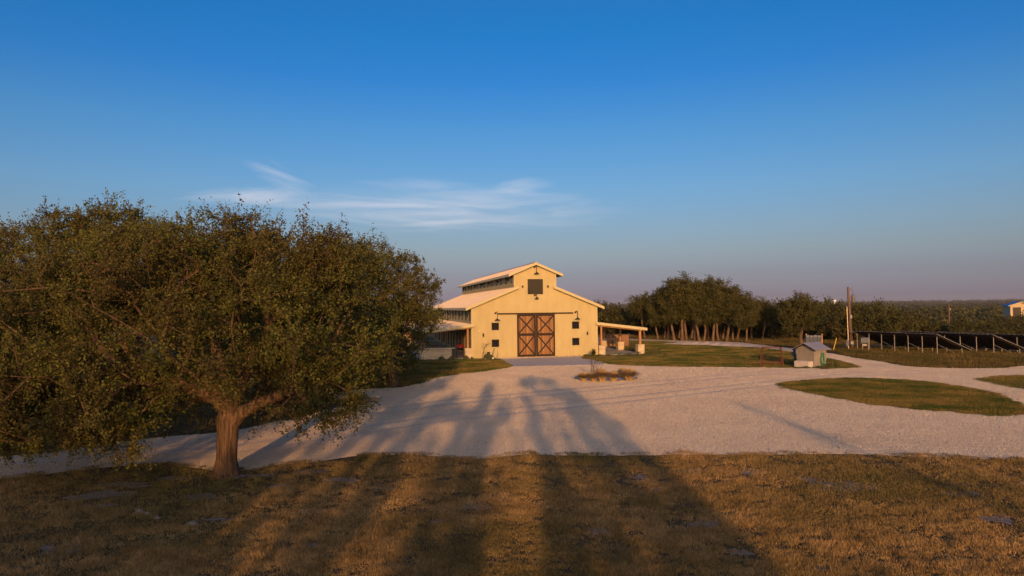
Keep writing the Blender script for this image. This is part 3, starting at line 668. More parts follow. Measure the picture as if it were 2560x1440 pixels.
# scrub woodland
def scrub(seed, rx, h, n, leaf):
    return make_tree('scrub_oak', 'x', 'tree', (0,0,0), [(0,0,0,.14),(0,0,h*.15,.12),(.1,0,h*.25,.1)], [(0,0,h*.55,rx,rx,h*.45,3),(rx*.4,0,h*.4,rx*.7,rx*.7,h*.35,1),(-rx*.4,rx*.2,h*.7,rx*.5,rx*.5,h*.3,1)], n, 6, 9, leaf, seed, K['scrub_leaf'], K['bark'], clump_r=.6, r_tip=.014)
st = [scrub(71, 2.1, 4.0, 60, .22), scrub(72, 2.6, 3.4, 70, .22), scrub(73, 1.7, 4.6, 55, .22), scrub(74, 2.4, 2.9, 60, .2)]
used = [False]*4; rg = random.Random(9); P_ = []
def scrub_at(x, y, s, zz=1.0):
    q = rg.randrange(4)
    o = st[q] if not used[q] else copy_tree(st[q]); used[q] = True
    o.location = (x, y, float(hgt(x, y))-.05); o.rotation_euler[2] = rg.uniform(0, 6.28); o.scale = (s, s, s*zz)
    d = y
    if d < 118: lb, gp = 'dark scrubby oak in the thicket edge beyond the field and the solar arrays', 'scrub oaks at the near edge of the thicket'
    elif d < 160: lb, gp = 'scrubby oak in the middle of the thicket beyond the solar arrays', 'scrub oaks in the middle of the thicket'
    else: lb, gp = 'small far scrub oak in the valley below the horizon', 'far scrub oaks in the valley'
    tag(o, lb, 'tree', gp)
cnt_ = 0
while cnt_ < 262:
    t = rg.random(); y = 84+150*t**2.0; u_ = rg.uniform(.08, .80)
    x = u_*y
    if u_ < .36 and y < 104: continue
    if u_ < .47 and y < 92: continue
    if u_ > .47 and y < 84+rg.random()*3: continue
    if any((x-a)**2+(y-b)**2 < (1.5+.008*y)**2 for a, b in P_): continue
    P_.append((x, y)); scrub_at(x, y, rg.uniform(.8, 1.1)*(1.35 if u_ < .60 else 1.0)*(1.0 if y > 92 else .7)); cnt_ += 1
for (px, py, s, y) in [(2503,0,1.5,186),(2515,0,1.62,187),(2527,0,1.66,184),(2540,0,1.66,186),(2553,0,1.66,184),(2566,0,1.7,187),(2488,0,1.4,196),(2225,0,1.35,170),(2252,0,1.5,175),(2280,0,1.2,168),(2090,0,1.5,185),(2105,0,1.3,190),(2072,0,1.2,186),(2400,0,1.1,210),(2440,0,1.2,215),(2345,0,1.0,205)]:
    x = (px-1280)/FPX*y; scrub_at(x, y, s, 1.15)

def far_wood():
    rng = np.random.RandomState(77); n = 9000
    y = 240*(5000/240)**rng.rand(n); u_ = rng.uniform(-.85, .85, n); x = u_*y
    f = vnoise(x+5000, y+500, 9, 160)
    k = (f > .22) | (y > 700)
    x, y = x[k], y[k]; n = len(x); z = hgt(x, y); s = rng.uniform(2.4, 4.4, n)*(1+smooth01(900, 4000, y)*2.2)
    per = 34; P = np.repeat(np.c_[x, y, z+s*.35], per, 0); d = rng.normal(size=(n*per, 3)); d /= np.linalg.norm(d, axis=1)[:, None]
    d *= rng.uniform(.5, 1, (n*per, 1)); ss = np.repeat(s, per)[:, None]; P = P+d*ss*np.array([1.25, 1.25, .72])
    a = rng.normal(size=(n*per, 3)); a /= np.linalg.norm(a, axis=1)[:, None]; b = np.cross(a, rng.normal(size=(n*per, 3))); b /= np.linalg.norm(b, axis=1)[:, None]
    V = np.stack([P-a*ss*.3, P+a*ss*.3, P+b*ss*.42], 1).reshape(-1, 3)
    tag(fastmesh('far_woodland', V, np.arange(len(V)).reshape(-1, 3), K['scrub_leaf']), 'dark scrub woodland stretching across the plain to the horizon', 'woodland', None, 'stuff')
far_wood()
def rough_grass(name, n, xr, yr, h, wd, seed, label, hole=0):
    rng = np.random.RandomState(seed); x = rng.uniform(*xr, n); y = rng.uniform(*yr, n); k = (~in_poly(fld, x, y)) & (~in_poly(grav, x, y)) & (vnoise(x, y, seed, 3) > hole)
    k &= ~in_poly(lawnR, x, y); x, y = x[k], y[k]
    blades('grass', np.c_[x, y, hgt(x, y)], h*(.5+vnoise(x, y, seed+1, 4)), wd, K['field_blade'], seed, .7, label)
rough_grass('grass', 90000, (8, 82), (80, 114), .28, .045, 81, 'rough brown grass at the foot of the thicket and grove', .2)
rough_grass('grass', 60000, (-40, 0), (22, 60), .09, .02, 82, 'dry grass in the shade between the oaks', .15)
rough_grass('grass', 14000, (120, 215), (215, 300), .8, .30, 83, 'pale dry pasture in the clearing beyond the thicket')
#PART3
# ------------------------------------------------------------------ barn
A0 = rad(11.9); bo = G(1340, 892)
barn = thing('barn', 'long cream barn with raised clerestory roof, big crossed plank doors and side porches', 'barn', (bo[0], bo[1], 0), A0)
HW, LEN, UW = 6.15, 36.9, 2.04
ZL, ZU = 4.86, 8.02; SL = .405
def zl(s): return ZL+SL*(HW-abs(s))
def zu(s): return ZU+.42*(UW-abs(s))
# body: one closed wall solid (front outline pushed back along the length)
prof = [(-HW,0),(HW,0),(HW,ZL),(UW,zl(UW)),(UW,ZU),(0,zu(0)),(-UW,ZU),(-UW,zl(UW)),(-HW,ZL)]
MB().prism(prof, 'y', 0, LEN).build('wall', K['wall_cream'], barn)
def roof_slab(name, s0, z0, s1, z1, th=.09, a=-.42, b=LEN+.42, lift=.03):
    rf = MB().prism([(s0, z0+lift), (s1, z1+lift), (s1, z1+lift+th), (s0, z0+lift+th)], 'y', a, b).build(name, K['roof_metal'], barn)
    # standing seams
    m = MB(); n = int((b-a)/.45); 
    for i in range(1, n):
        t = a+(b-a)*i/n; m.prism([(s0, z0+lift+th-.002), (s1, z1+lift+th-.002), (s1, z1+lift+th+.028), (s0, z0+lift+th+.028)], 'y', t-.012, t+.012)
    m.build('roof_seam', K['roof_metal'], rf)
    return rf
def fascia(parent, s0, z0, s1, z1, d=.22, y0=-.47, y1=-.423, top=.13):
    MB().prism([(s0, z0-d+top), (s1, z1-d+top), (s1, z1+top+.012), (s0, z0+top+.012)], 'y', y0, y1).build('fascia', K['trim_cream'], parent)
EL, EU = 6.75, 2.62
for sg in (-1, 1):
    r = roof_slab('roof', sg*EL, zl(EL), sg*(UW+.004), zl(UW)); fascia(r, sg*(EL+.03), zl(EL+.03), sg*1.72, zl(1.72), .26)
    MB().box(min(sg*(EL+.002), sg*(EL+.04)), max(sg*(EL+.002), sg*(EL+.04)), -.42, LEN+.42, zl(EL)-.13, zl(EL)+.10).build('fascia', K['trim_cream'], r)
    r = roof_slab('roof', sg*EU, zu(EU), 0 if sg < 0 else .001, zu(0)); fascia(r, sg*(EU+.03), zu(EU+.03), 0, zu(0), .24)
    MB().box(min(sg*(EU+.002), sg*(EU+.04)), max(sg*(EU+.002), sg*(EU+.04)), -.42, LEN+.42, zu(EU)-.12, zu(EU)+.10).build('fascia', K['trim_cream'], r)
MB().prism([(-.20, zu(.2)+.16), (0, zu(0)+.16), (.20, zu(.2)+.16), (.20, zu(.2)+.185), (0, zu(0)+.20), (-.20, zu(.2)+.185)], 'y', -.49, LEN+.44).build('ridge_cap', K['roof_metal'], barn)
for sg in (-1, 1):   # corner boards
    MB().box(sg*HW-.06 if sg < 0 else HW-.06, sg*HW+.06, -.022, .10, 0, ZL).build('corner_board', K['trim_cream'], barn)
    MB().box(sg*UW-.05, sg*UW+.05, -.020, .08, zl(UW)+.2, ZU-.02).build('corner_board', K['trim_cream'], barn)

def window_front(x, z, w_, h, glass='glass_dark'):
    fr = MB(); t = .05
    for (a, b, c, d) in ((x-w_/2, x-w_/2+t, z, z+h), (x+w_/2-t, x+w_/2, z, z+h), (x-w_/2+t, x+w_/2-t, z, z+t), (x-w_/2+t, x+w_/2-t, z+h-t, z+h)): fr.box(a, b, -.055, -.001, c, d)
    f = fr.build('window', K['dark_metal'], barn)
    MB().box(x-w_/2+t, x+w_/2-t, -.02, -.002, z+t, z+h-t).build('pane', K[glass], f)
for x in (-3.93, 3.97):
    for z in (2.61, 1.02): window_front(x, z, .71, .71)
window_front(0, 5.98, 1.5, 1.45, 'glass_grey')
def window_side(x, sg, t, w_, z, h, name='side_window'):
    x0, x1 = sorted((x, x+sg*.05)); fr = MB(); q = .045
    for (a, b, c, d) in ((t-w_/2, t-w_/2+q, z, z+h), (t+w_/2-q, t+w_/2, z, z+h), (t-w_/2+q, t+w_/2-q, z, z+q), (t-w_/2+q, t+w_/2-q, z+h-q, z+h)): fr.box(x0, x1, a, b, c, d)
    f = fr.build(name, K['dark_metal'], barn)
    x0, x1 = sorted((x+sg*.002, x+sg*.02)); MB().box(x0, x1, t-w_/2+q, t+w_/2-q, z+q, z+h-q).build('pane', K['glass_dark'], f)
def puck(x, y, z, d, r=.10, h=.30, name='sconce'):
    m = MB(); m.lathe([(.001, -h/2), (r*.8, -h/2), (r, -h/2+.03), (r, h/2-.03), (r*.8, h/2), (.001, h/2)], (x+d[0]*(r+.03), y+d[1]*(r+.03), z), 12)
    m.bar((x, y, z), (x+d[0]*.05, y+d[1]*.05, z), .1)
    m.build(name, K['dark_metal'], barn)
for sg in (-1, 1):
    for i in range(14):
        t = 1.25+2.645*i
        window_side(sg*UW, sg, t, .62, 7.12, .72); window_side(sg*HW, sg, t, .72, 3.50, .96)
    for i in range(7):
        t = 2.57+5.29*i
        puck(sg*UW, t, 7.48, (sg, 0), .09, .24); puck(sg*HW, t, 4.0, (sg, 0), .10, .28)
    for i in range(7):      # doors and tall windows under the porches
        t = 3.2+5.29*i
        window_side(sg*HW, sg, t, 1.0, .35, 2.0); 
        m = MB(); x0, x1 = sorted((sg*HW, sg*(HW+.06))); m.box(x0, x1, t+1.9, t+2.9, .03, 2.2); m.build('side_door', K['wood_brown'], barn)
        if i < 6: puck(sg*HW, t+1.35, 1.95, (sg, 0), .07, .24)
puck(-1.26, 0, 6.72, (0, -1), .085, .2); puck(1.23, 0, 6.72, (0, -1), .085, .2)
puck(-5.09, 0, 2.17, (0, -1), .075, .32); puck(5.15, 0, 2.15, (0, -1), .075, .32)
MB().lathe([(.001,-.06),(.05,-.05),(.06,0),(.05,.05),(.001,.06)], (-5.45,-.08,2.55), 10).build('security_camera', K['white_paint'], barn)
def gooseneck(x, z, drop=.62, r=.27):
    m = MB(); m.lathe([(.001, -.02), (.10, -.02), (.10, .02), (.001, .02)], (0, 0, 0), 12)
    m.v = [(x-.10+p[0], -.02-p[2], z+p[1]) for p in m.v]
    m.tube([(x-.10,-.03,z),(x-.06,-.15,z+.10),(x,-.30,z+.14),(x,-.42,z+.04),(x,-.45,z-.14),(x,-.45,z-drop+.16)], .028, 8)
    o = m.build('wall_lamp', K['dark_metal'], barn, smooth=False)
    MB().lathe([(.04,.16),(.06,.10),(.10,.07),(r*.7,.03),(r,-.03),(r,-.045),(r*.65,.0),(.05,.04),(.001,.04)], (x,-.45,z-drop), 20).build('lamp_shade', K['dark_metal'], o, smooth=True)
gooseneck(0.05, 8.58); gooseneck(-3.80, 4.20); gooseneck(4.07, 4.20); gooseneck(0.04, 5.86, .28, .21)

# sliding doors
tr = MB(); tr.bar((-3.70,-.10,4.145), (3.72,-.10,4.145), .05, .13)
for x in (-3.4,-2.6,-1.6,-.5,.5,1.6,2.6,3.4): tr.bar((x,0,4.145), (x,-.12,4.145), .05, .05)
tr.build('door_track', K['door_frame'], barn)
for sg in (-1, 1):
    x0, x1 = (-1.84, -.012) if sg < 0 else (.012, 1.87); z0, z1 = .05, 4.07
    pl = MB().box(x0+.02, x1-.02, -.085, -.03, z0+.02, z1-.02).build('barn_door', K['door_planks'], barn)
    f = MB(); a, b = -.130, -.086; s = .155
    f.box(x0, x0+s, a, b, z0, z1); f.box(x1-s, x1, a, b, z0, z1)
    f.box(x0+s, x1-s, a, b, z0, z0+.19); f.box(x0+s, x1-s, a, b, z1-.17, z1); zm = 2.14; f.box(x0+s, x1-s, a, b, zm-.12, zm+.12)
    f.build('frame', K['door_frame'], pl)
    for (za, zb) in ((z0+.19, zm-.12), (zm+.12, z1-.17)):
        h_ = .06
        for q, (pa, pb) in enumerate((((x0+s, za), (x1-s, zb)), ((x0+s, zb), (x1-s, za)))):
            g = MB(); g.bar((pa[0], -.107+.0*q, pa[1]), (pb[0], -.107, pb[1]), .04-.006*q, .125); g.build('brace', K['door_frame'], pl)
    hx = (x1-.08) if sg < 0 else (x0+.08)
    MB().tube([(hx,-.13,1.0),(hx,-.19,1.03),(hx,-.19,1.27),(hx,-.13,1.30)], .014, 6).build('handle', K['dark_metal'], pl)
    MB().bar(((x0+x1)/2-.6,-.095,4.10), ((x0+x1)/2+.6,-.095,4.10), .03, .05).build('hanger', K['dark_metal'], pl)

# side porches
def porch(sg):
    PW = 11.05; zi, zo = 3.10, 2.50; sl = (zi-zo)/(PW-HW)
    zz = lambda s: zi-(abs(s)-HW)*sl
    r = roof_slab('porch_roof', sg*(HW+.012), zz(HW), sg*(PW+.12), zz(PW+.12), .08, -.36, LEN+.3, .02)
    MB().prism([(sg*(HW-.20), zz(HW-.2)-.15), (sg*(PW+.16), zz(PW+.16)-.15), (sg*(PW+.16), zz(PW+.16)+.11), (sg*(HW-.20), zz(HW-.2)+.11)], 'y', -.41, -.363).build('fascia', K['trim_cream'], r)
    MB().box(min(sg*(PW+.122), sg*(PW+.16)), max(sg*(PW+.122), sg*(PW+.16)), -.36, LEN+.3, zz(PW)-.17, zz(PW)+.07).build('fascia', K['trim_cream'], r)
    MB().prism([(sg*(HW+.01), zz(HW)-.02), (sg*(PW+.1), zz(PW+.1)-.02), (sg*(PW+.1), zz(PW+.1)+.017), (sg*(HW+.01), zz(HW)+.017)], 'y', -.34, LEN+.25).build('ceiling', K['soffit_wood'], r)
    # beams: along the outer row and across at every post
    xo = sg*10.58; MB().box(xo-.10, xo+.10, -.30, LEN+.2, zz(10.58)-.27, zz(10.68)-.022).build('beam', K['wood_beam'], barn)
    ts = [.0+5.45*i for i in range(7)]
    for i, t in enumerate(ts):
        MB().prism([(sg*(HW+.02), zz(HW)-.27), (sg*10.47, zz(10.47)-.24), (sg*10.47, zz(10.47)-.022), (sg*(HW+.02), zz(HW)-.022)], 'y', t-.09, t+.09).build('beam', K['wood_beam'], barn)
        p = MB().box(xo-.105, xo+.105, t-.105, t+.105, .93, zz(10.58)-.271).build('post', K['wood_beam'], barn)
        b = MB().box(xo-.33, xo+.33, t-.33, t+.33, .0, .90).build('pier', K['limestone'], barn, bevel=.012)
        MB().box(xo-.38, xo+.38, t-.38, t+.38, .903, .965).build('cap', K['stone_cap'], b, bevel=.01)
    xi = sg*6.56; b = MB().box(xi-.31, xi+.31, -.32, .30, 0, .90).build('pier', K['limestone'], barn, bevel=.012)
    MB().box(xi-.35, xi+.35, -.37, .35, .903, .965).build('cap', K['stone_cap'], b, bevel=.01)
    p = MB().box(xi-.08, xi+.08, -.09, .07, .97, zz(6.56)-.275).build('post', K['wood_beam'], barn)
    x0, x1 = sorted((sg*(HW+.008), sg*11.0)); MB().box(x0, x1, -.5, LEN, -.1, .075).build('porch_floor', K['concrete'], barn)
porch(1); porch(-1)
def BW(s, t, z=0):
    return (bo[0]+s*math.cos(A0)-t*math.sin(A0), bo[1]+s*math.sin(A0)+t*math.cos(A0), z)

# things on and around the porches
def stone_bar():
    t = thing('outdoor_bar', 'low limestone bar wall with a projecting slab top at the left porch', 'bar', BW(-9.3, -.1, .0), A0)
    MB().box(-1.7, 1.2, -.35, .35, 0, .98).build('base', K['limestone'], t, bevel=.01); MB().box(-1.85, 1.45, -.48, .48, .983, 1.06).build('countertop', K['stone_cap'], t, bevel=.01)
stone_bar()
def grill():
    t = thing('kettle_grill', 'dark grill cart with a rounded red lid under the left porch', 'grill', BW(-7.15, .9, .076), A0)
    MB().lathe([(.40,0),(.40,.02),(.39,.10),(.33,.20),(.2,.28),(.05,.31),(.001,.31)], (0,0,.93), 18).build('lid', K['red_paint'], t, smooth=True)
    MB().lathe([(.001,-.28),(.2,-.25),(.33,-.15),(.39,-.04),(.40,0),(.001,0)], (0,0,.925), 18).build('bowl', K['dark_metal'], t, smooth=True)
    MB().box(-.72,-.42,-.25,.25,.84,.88).box(.42,.72,-.25,.25,.84,.88).build('side_shelf', K['wood_brown'], t)
    for x in (-.35,.35):
        for y in (-.25,.25): MB().bar((x,y,.03),(x*.9,y*.9,.84),.05).build('leg', K['dark_metal'], t)
    MB().box(-.36,.36,-.26,.26,.2,.23).build('shelf', K['wood_brown'], t)
    for y in (-.28,.28): 
        m = MB(); m.tube([(-.38,y-.02,.09),(-.38,y+.02,.09)], .09, 12); m.build('wheel', K['dark_metal'], t)
grill()
def bench(s, t_, label, L_=2.2, rz=0):
    t = thing('bench', label, 'bench', BW(s, t_, .076), A0+rz)
    MB().box(-.16,.16,-L_/2,L_/2,.42,.47).build('seat', K['wood_beam'], t, bevel=.006)
    for y in (-L_/2+.2, L_/2-.2): MB().box(-.14,.14,y-.05,y+.05,0,.418).build('leg', K['wood_brown'], t)
def table(s, t_, label):
    t = thing('picnic_table', label, 'table', BW(s, t_, .076), A0)
    MB().box(-.45,.45,-1.1,1.1,.72,.77).build('tabletop', K['wood_beam'], t, bevel=.006)
    for y in (-.8,.8): MB().bar((-.4,y,0),(.25,y,.72),.09,.05).bar((.4,y+.06,0),(-.25,y+.06,.72),.09,.05).build('trestle', K['wood_brown'], t)
table(8.6, 8.0, 'wooden table under the right porch behind the middle pier')
bench(7.8, 8.0, 'wooden bench on the barn side of the right porch table'); bench(9.4, 8.0, 'wooden bench on the lawn side of the right porch table')
table(-9.0, 7.5, 'wooden table in the shade of the left porch')
bench(-8.2, 7.5, 'wooden bench beside the table in the left porch')
# slatted screen on the lawn side beyond the porch
def screen():
    x, y = G(1545, 866.5); t = thing('wooden_screen', 'brown board screen in three sections with dark posts behind the right porch', 'screen', (x, y, 0), .05)
    for i, (a, b) in enumerate(((-1.35,-.70), (-.5,.22), (.48,1.28))):
        m = MB(); k = int((b-a)/.13)
        for j in range(k): m.box(a+(b-a)*j/k+.006, a+(b-a)*(j+1)/k-.006, -.02, .02, .06, 1.35)
        m.build('panel', K['wood_brown'], t)
    for x_ in (-1.45,-.6,.35,1.38): MB().box(x_-.055, x_+.055, -.05, .05, 0, 1.5).build('post', K['dark_metal'], t)
    MB().box(-1.45, 1.38, -.045, -.021, 1.36, 1.44).build('rail', K['dark_metal'], t)
screen()

# ------------------------------------------------------------------ planting
def tuft(name, label, cat, x, y, r, h, n, m, group=None, wd=.012, z=0, up=.35, seed=1, stalks=0):
    rng = np.random.RandomState(seed); t = thing(name, label, cat, (x, y, z), 0, group)
    a = rng.uniform(0, 6.28, n); l = rng.uniform(.1, 1, n)**.6; H = h*(1-.30*l**2)*rng.uniform(.65, 1.1, n)
    d = np.stack([np.cos(a), np.sin(a)], -1); base = np.c_[d*(.16*r*rng.rand(n)[:, None]), np.zeros(n)]
    mid = np.c_[d*(r*.45*l)[:, None], H*.78]; tip = np.c_[d*(r*l*1.05)[:, None], H*(1-.35*l)+.03]
    so = rng.uniform(0, 6.28, n); s = np.c_[np.cos(so), np.sin(so), np.zeros(n)]*wd
    V = np.stack([base-s, base+s, mid+s*.9, mid-s*.9, tip, tip+s*.2], 1).reshape(-1, 3); b = np.arange(n)[:, None]*6
    F = np.concatenate([b+np.array([0, 1, 2, 3]), b+np.array([3, 2, 5, 4])])
    fastmesh('leaves', V, F, m, t)
    if stalks:
        k = MB()
        for i in range(stalks):
            q = rng.uniform(0, 6.28); L_ = h*rng.uniform(1.2, 1.9); px_, py_ = math.cos(q)*L_*.35, math.sin(q)*L_*.35
            k.tube([(0,0,0),(px_*.4,py_*.4,L_*.5),(px_,py_,L_)], [.008,.006,.003], 4)
            for j in range(3):
                e = rng.uniform(.5, .95); k.tube([(px_*e,py_*e,L_*e),(px_*e+rng.normal(0,.12),py_*e+rng.normal(0,.12),L_*e+.16)], [.004,.002], 3)
        k.build('flower_stalk', K['bark_pale'], t)
    return t
def shrub(label, x, y, r, h, seed, m='shrub_leaf', name='shrub', group=None, n=420, leaf=.035):
    rng = np.random.RandomState(seed); t = thing(name, label, 'shrub', (x, y, 0), 0, group)
    d = rng.normal(size=(n, 3)); d /= np.linalg.norm(d, axis=1)[:, None]; d[:, 2] = np.abs(d[:, 2]); l = rng.uniform(.3, 1, n)[:, None]**.4
    P = d*l*np.array([r, r*.9, h*.85])*(1+.25*np.sin(d[:, :1]*5+seed)*np.cos(d[:, 1:2]*4))+np.array([0, 0, h*.1])
    a = rng.normal(size=(n, 3)); a /= np.linalg.norm(a, axis=1)[:, None]; b = np.cross(a, rng.normal(size=(n, 3))); b /= np.linalg.norm(b, axis=1)[:, None]
    V = np.stack([P-a*leaf, P+b*leaf*.6, P+a*leaf, P-b*leaf*.6], 1).reshape(-1, 3)
    fastmesh('foliage', V, np.arange(4*n).reshape(-1, 4), K[m], t)
    k = MB()
    for i in range(9):
        q = rng.uniform(0, 6.28); k.tube([(0,0,-.01),(math.cos(q)*r*.3,math.sin(q)*r*.3,h*.4),(math.cos(q)*r*.7,math.sin(q)*r*.7,h*.75)], [.012,.008,.004], 4)
    k.build('stem', K['bark'], t)
    return t
# round bed of feather grass in the gravel
ic = Vector(G(1515, 945)).to_3d()
IR = (G(1593, 945)[0]-G(1437, 945)[0])/2
bedp = [(ic.x+IR*math.cos(t)*1.0, ic.y+1.75*math.sin(t)) for t in np.linspace(0, 2*math.pi, 48, endpoint=False)]
sheet('planting_bed', bedp, .012, K['gravel'])
eg = MB(); n_ = len(bedp)
for i in range(n_):
    a, b = bedp[i], bedp[(i+1) % n_]; eg.bar((a[0], a[1], .018), (b[0], b[1], .018), .04, .03)
tag(eg.build('bed_edging', K['brick_edge']), 'thin brown edging ring around the feather grass bed', 'edging')
for i, (px, py, r, h, lb) in enumerate([(1459,953,.45,.55,'tawny feather grass clump at the left end of the round bed'),(1484,954,.50,.60,'tawny feather grass clump, second from the left in the round bed'),(1505,955,.58,.80,'tallest tawny feather grass clump, centre left of the round bed'),(1533,953,.50,.62,'rounded orange feather grass clump, centre right of the round bed'),(1572,952,.66,.78,'widest tawny feather grass clump at the right end of the round bed'),(1556,944,.42,.62,'small feather grass clump at the back right of the round bed'),(1500,940,.40,.5,'feather grass clump at the back of the round bed')]):
    x, y = G(px, py); tuft('feather_grass', lb, 'ornamental grass', x, y, r*1.35, h*1.1, 2600, K['tawny_grass'], 'feather grass in the round bed', .012, .012, seed=i+3)
for i, (px, py, lb) in enumerate([(1478,946,'bare shrub stalks left in the round bed'),(1490,943,'tall bare shrub stalks right in the round bed')]):
    x, y = G(px, py); k = MB(); rr = random.Random(i)
    for j in range(7):
        q = rr.uniform(-1, 1); L_ = rr.uniform(.8, 1.35); e = (x+q*.5, y+rr.uniform(-.3, .3), L_); md = (x+q*.2, y, L_*.5)
        k.tube([(x, y, .03), md, e], [.012, .009, .004], 4)
        for _ in range(3): k.tube([((md[0]+e[0])/2, (md[1]+e[1])/2, L_*.75), (e[0]+rr.uniform(-.2, .2), e[1], L_*rr.uniform(.85, 1.1))], [.006, .003], 3)
    tag(k.build('bare_shrub', K['bark']), lb, 'shrub')
# beds at the barn
x, y = G(1484, 893); tuft('yucca', 'dark green spiky yucca at the right corner of the barn front', 'yucca', x, y, .5, .85, 260, K['shrub_leaf'], None, .018, .02, seed=40, stalks=3)
x, y = G(1213, 894); tuft('yucca', 'grey green spiky yucca against the left part of the barn front', 'yucca', x, y, .55, .95, 300, K['shrub_leaf'], None, .018, .02, seed=41, stalks=2)
for i, (px, py, r, h, lb) in enumerate([(1467,891,.28,.24,'low round shrub left of the yucca at the right barn corner'),(1499,892,.3,.26,'low shrub at the foot of the inner right porch pier'),(1521,892.5,.34,.30,'low shrub right of the inner porch pier'),(1549,892,.3,.28,'small dark shrub in the gravel bed midway along the right porch'),(1557,892.5,.26,.22,'flat grey shrub in the gravel bed midway along the right porch'),(1574,891.5,.38,.42,'bushy green shrub left of the outer right pier'),(1596,893,.34,.55,'tall narrow shrub in front of the outer right pier'),(1612,890,.24,.3,'small shrub just right of the outer right pier'),(1627,889,.34,.6,'dark upright shrub right of the outer pier, left one of a pair'),(1636,888,.36,.7,'dark upright shrub right of the outer pier, right one of a pair'),(1648,885,.26,.8,'rusty upright shrub at the right end of the gravel bed'),(1665,888.5,.3,.2,'low shrub at the far right tip of the gravel bed'),
    (1080,898,.25,.4,'small shrub in the left bed, nearest to the oak'),(1091,899,.26,.42,'ochre shrub in the left bed beside the stone bar'),(1104,900,.3,.4,'green shrub in the left bed under the bar end'),(1132,900,.42,.5,'dark round shrub in the middle of the left bed'),(1165,899,.3,.42,'dark shrub in front of the left porch pier'),(1180,900,.16,.3,'tiny upright plant at the left corner of the barn'),(1219,901,.24,.5,'green shrub beside the hose cart'),(1551,872,.5,.6,'dark shrub behind the middle right pier'),(1580,878,.8,.55,'spreading dark shrub between the middle and outer right piers'),(1590,866,.9,.8,'dense shrub on the lawn side of the right porch')]):
    x, y = G(px, py); shrub(lb, x, y, r, h, 200+i, n=int(420*max(1, r/.35)))
def sapling():
    x, y = G(1206, 897); t = thing('sapling', 'leafless thin sapling bending against the barn front', 'tree', (x, y, 0)); k = MB(); rr = random.Random(3)
    k.tube([(0,0,0),(.05,0,.5),(.2,0,1.0),(.45,0,1.35),(.75,.05,1.45)], [.025,.022,.018,.012,.006], 6)
    for j in range(12):
        z = rr.uniform(.4, 1.35); b = Vector((.05+.3*max(0, z-.5), 0, z)); k.tube([b, b+Vector((rr.uniform(-.5,.5), rr.uniform(-.3,.3), rr.uniform(.05,.3))), b+Vector((rr.uniform(-.8,.9), rr.uniform(-.4,.4), rr.uniform(-.1,.5)))], [.009,.006,.003], 4)
    k.build('trunk', K['bark_pale'], t)
sapling()
def mower():
    x, y = G(1222, 899.5); t = thing('lawn_mower', 'small dark green push mower with upright handle at the barn front', 'lawn mower', (x, y, .02), .2)
    MB().prism([(-.45,.14),(.35,.14),(.42,.26),(.3,.40),(-.1,.52),(-.40,.42)], 'y', -.22, .22).build('deck', K['mower_green'], t, bevel=.03)
    MB().lathe([(.001,0),(.16,0),(.16,.14),(.10,.20),(.001,.2)], (-.02,0,.50), 14).build('engine', K['mower_green'], t)
    for x_, r in ((.34,.14),(-.36,.11)):
        for y_ in (-.26,.26):
            wh = MB().tube([(x_,y_-.025,r),(x_,y_+.025,r)], r, 14).build('wheel', K['dark_metal'], t); MB().tube([(x_,y_-.03,r),(x_,y_+.03,r)], r*.5, 10).build('hub', K['white_paint'], wh)
    MB().tube([(.30,-.2,.35),(.45,-.2,.8),(.52,-.2,1.0),(.52,.2,1.0),(.45,.2,.8),(.30,.2,.35)], .018, 6).build('handle', K['dark_metal'], t)
mower()
def hookpole():
    x, y = G(1236, 897); tag(MB().tube([(x,y,0),(x+.22,y,.1),(x+.30,y,.45),(x+.32,y,.75)], .014, 6).build('garden_hook', K['dark_metal']), 'thin curved iron hook rod standing right of the mower', 'garden hook')
hookpole()

# ------------------------------------------------------------------ pump house corner
def pump_house():
    c = Vector(G(2036, 920.2)).to_3d(); t = thing('pump_house', 'small weathered grey metal pump house with a gabled roof and concrete box', 'pump house', (c.x, c.y, 0), rad(33))
    # local: x along long wall (to the right and back), y along the gable wall (to the left and back)
    L1, Wd, Hh, Rg = 1.55, 1.45, 1.45, 1.83
    m = MB(); m.prism([(0,0),(Wd,0),(Wd,Hh),(Wd/2,Rg-.02),(0,Hh)], 'x', 0, L1); m.build('wall', K['shed_metal'], t)
    rf = MB()
    for (a, za, b, zb) in ((-.28, Hh-.14, Wd/2, Rg), (Wd+.28, Hh-.14, Wd/2, Rg)): rf.prism([(a,za),(b,zb),(b,zb+.035),(a,za+.035)], 'x', -.22, L1+.22)
    rf.build('roof', K['shed_roof'], t)
    MB().prism([(-.25,Hh-.13),(Wd/2,Rg-.005),(Wd+.25,Hh-.13),(Wd+.25,Hh-.21),(Wd/2,Rg-.10),(-.25,Hh-.21)], 'x', -.20, -.16).build('bargeboard', K['dark_metal'], t)
    MB().box(-.55,-.002,.10,Wd-.15,0,.50).build('concrete_box', K['concrete'], t, bevel=.01)
    MB().box(L1*.30,L1*.34,-.012,-.001,.1,Hh-.08).box(L1*.95,L1*.99,-.012,-.001,.0,Hh-.05).build('trim', K['shed_metal'], t)
    return c, t
pc, ph = pump_house()
def rotp(x, y, z=0):
    a = rad(33); return (pc.x+x*math.cos(a)-y*math.sin(a), pc.y+x*math.sin(a)+y*math.cos(a), z)
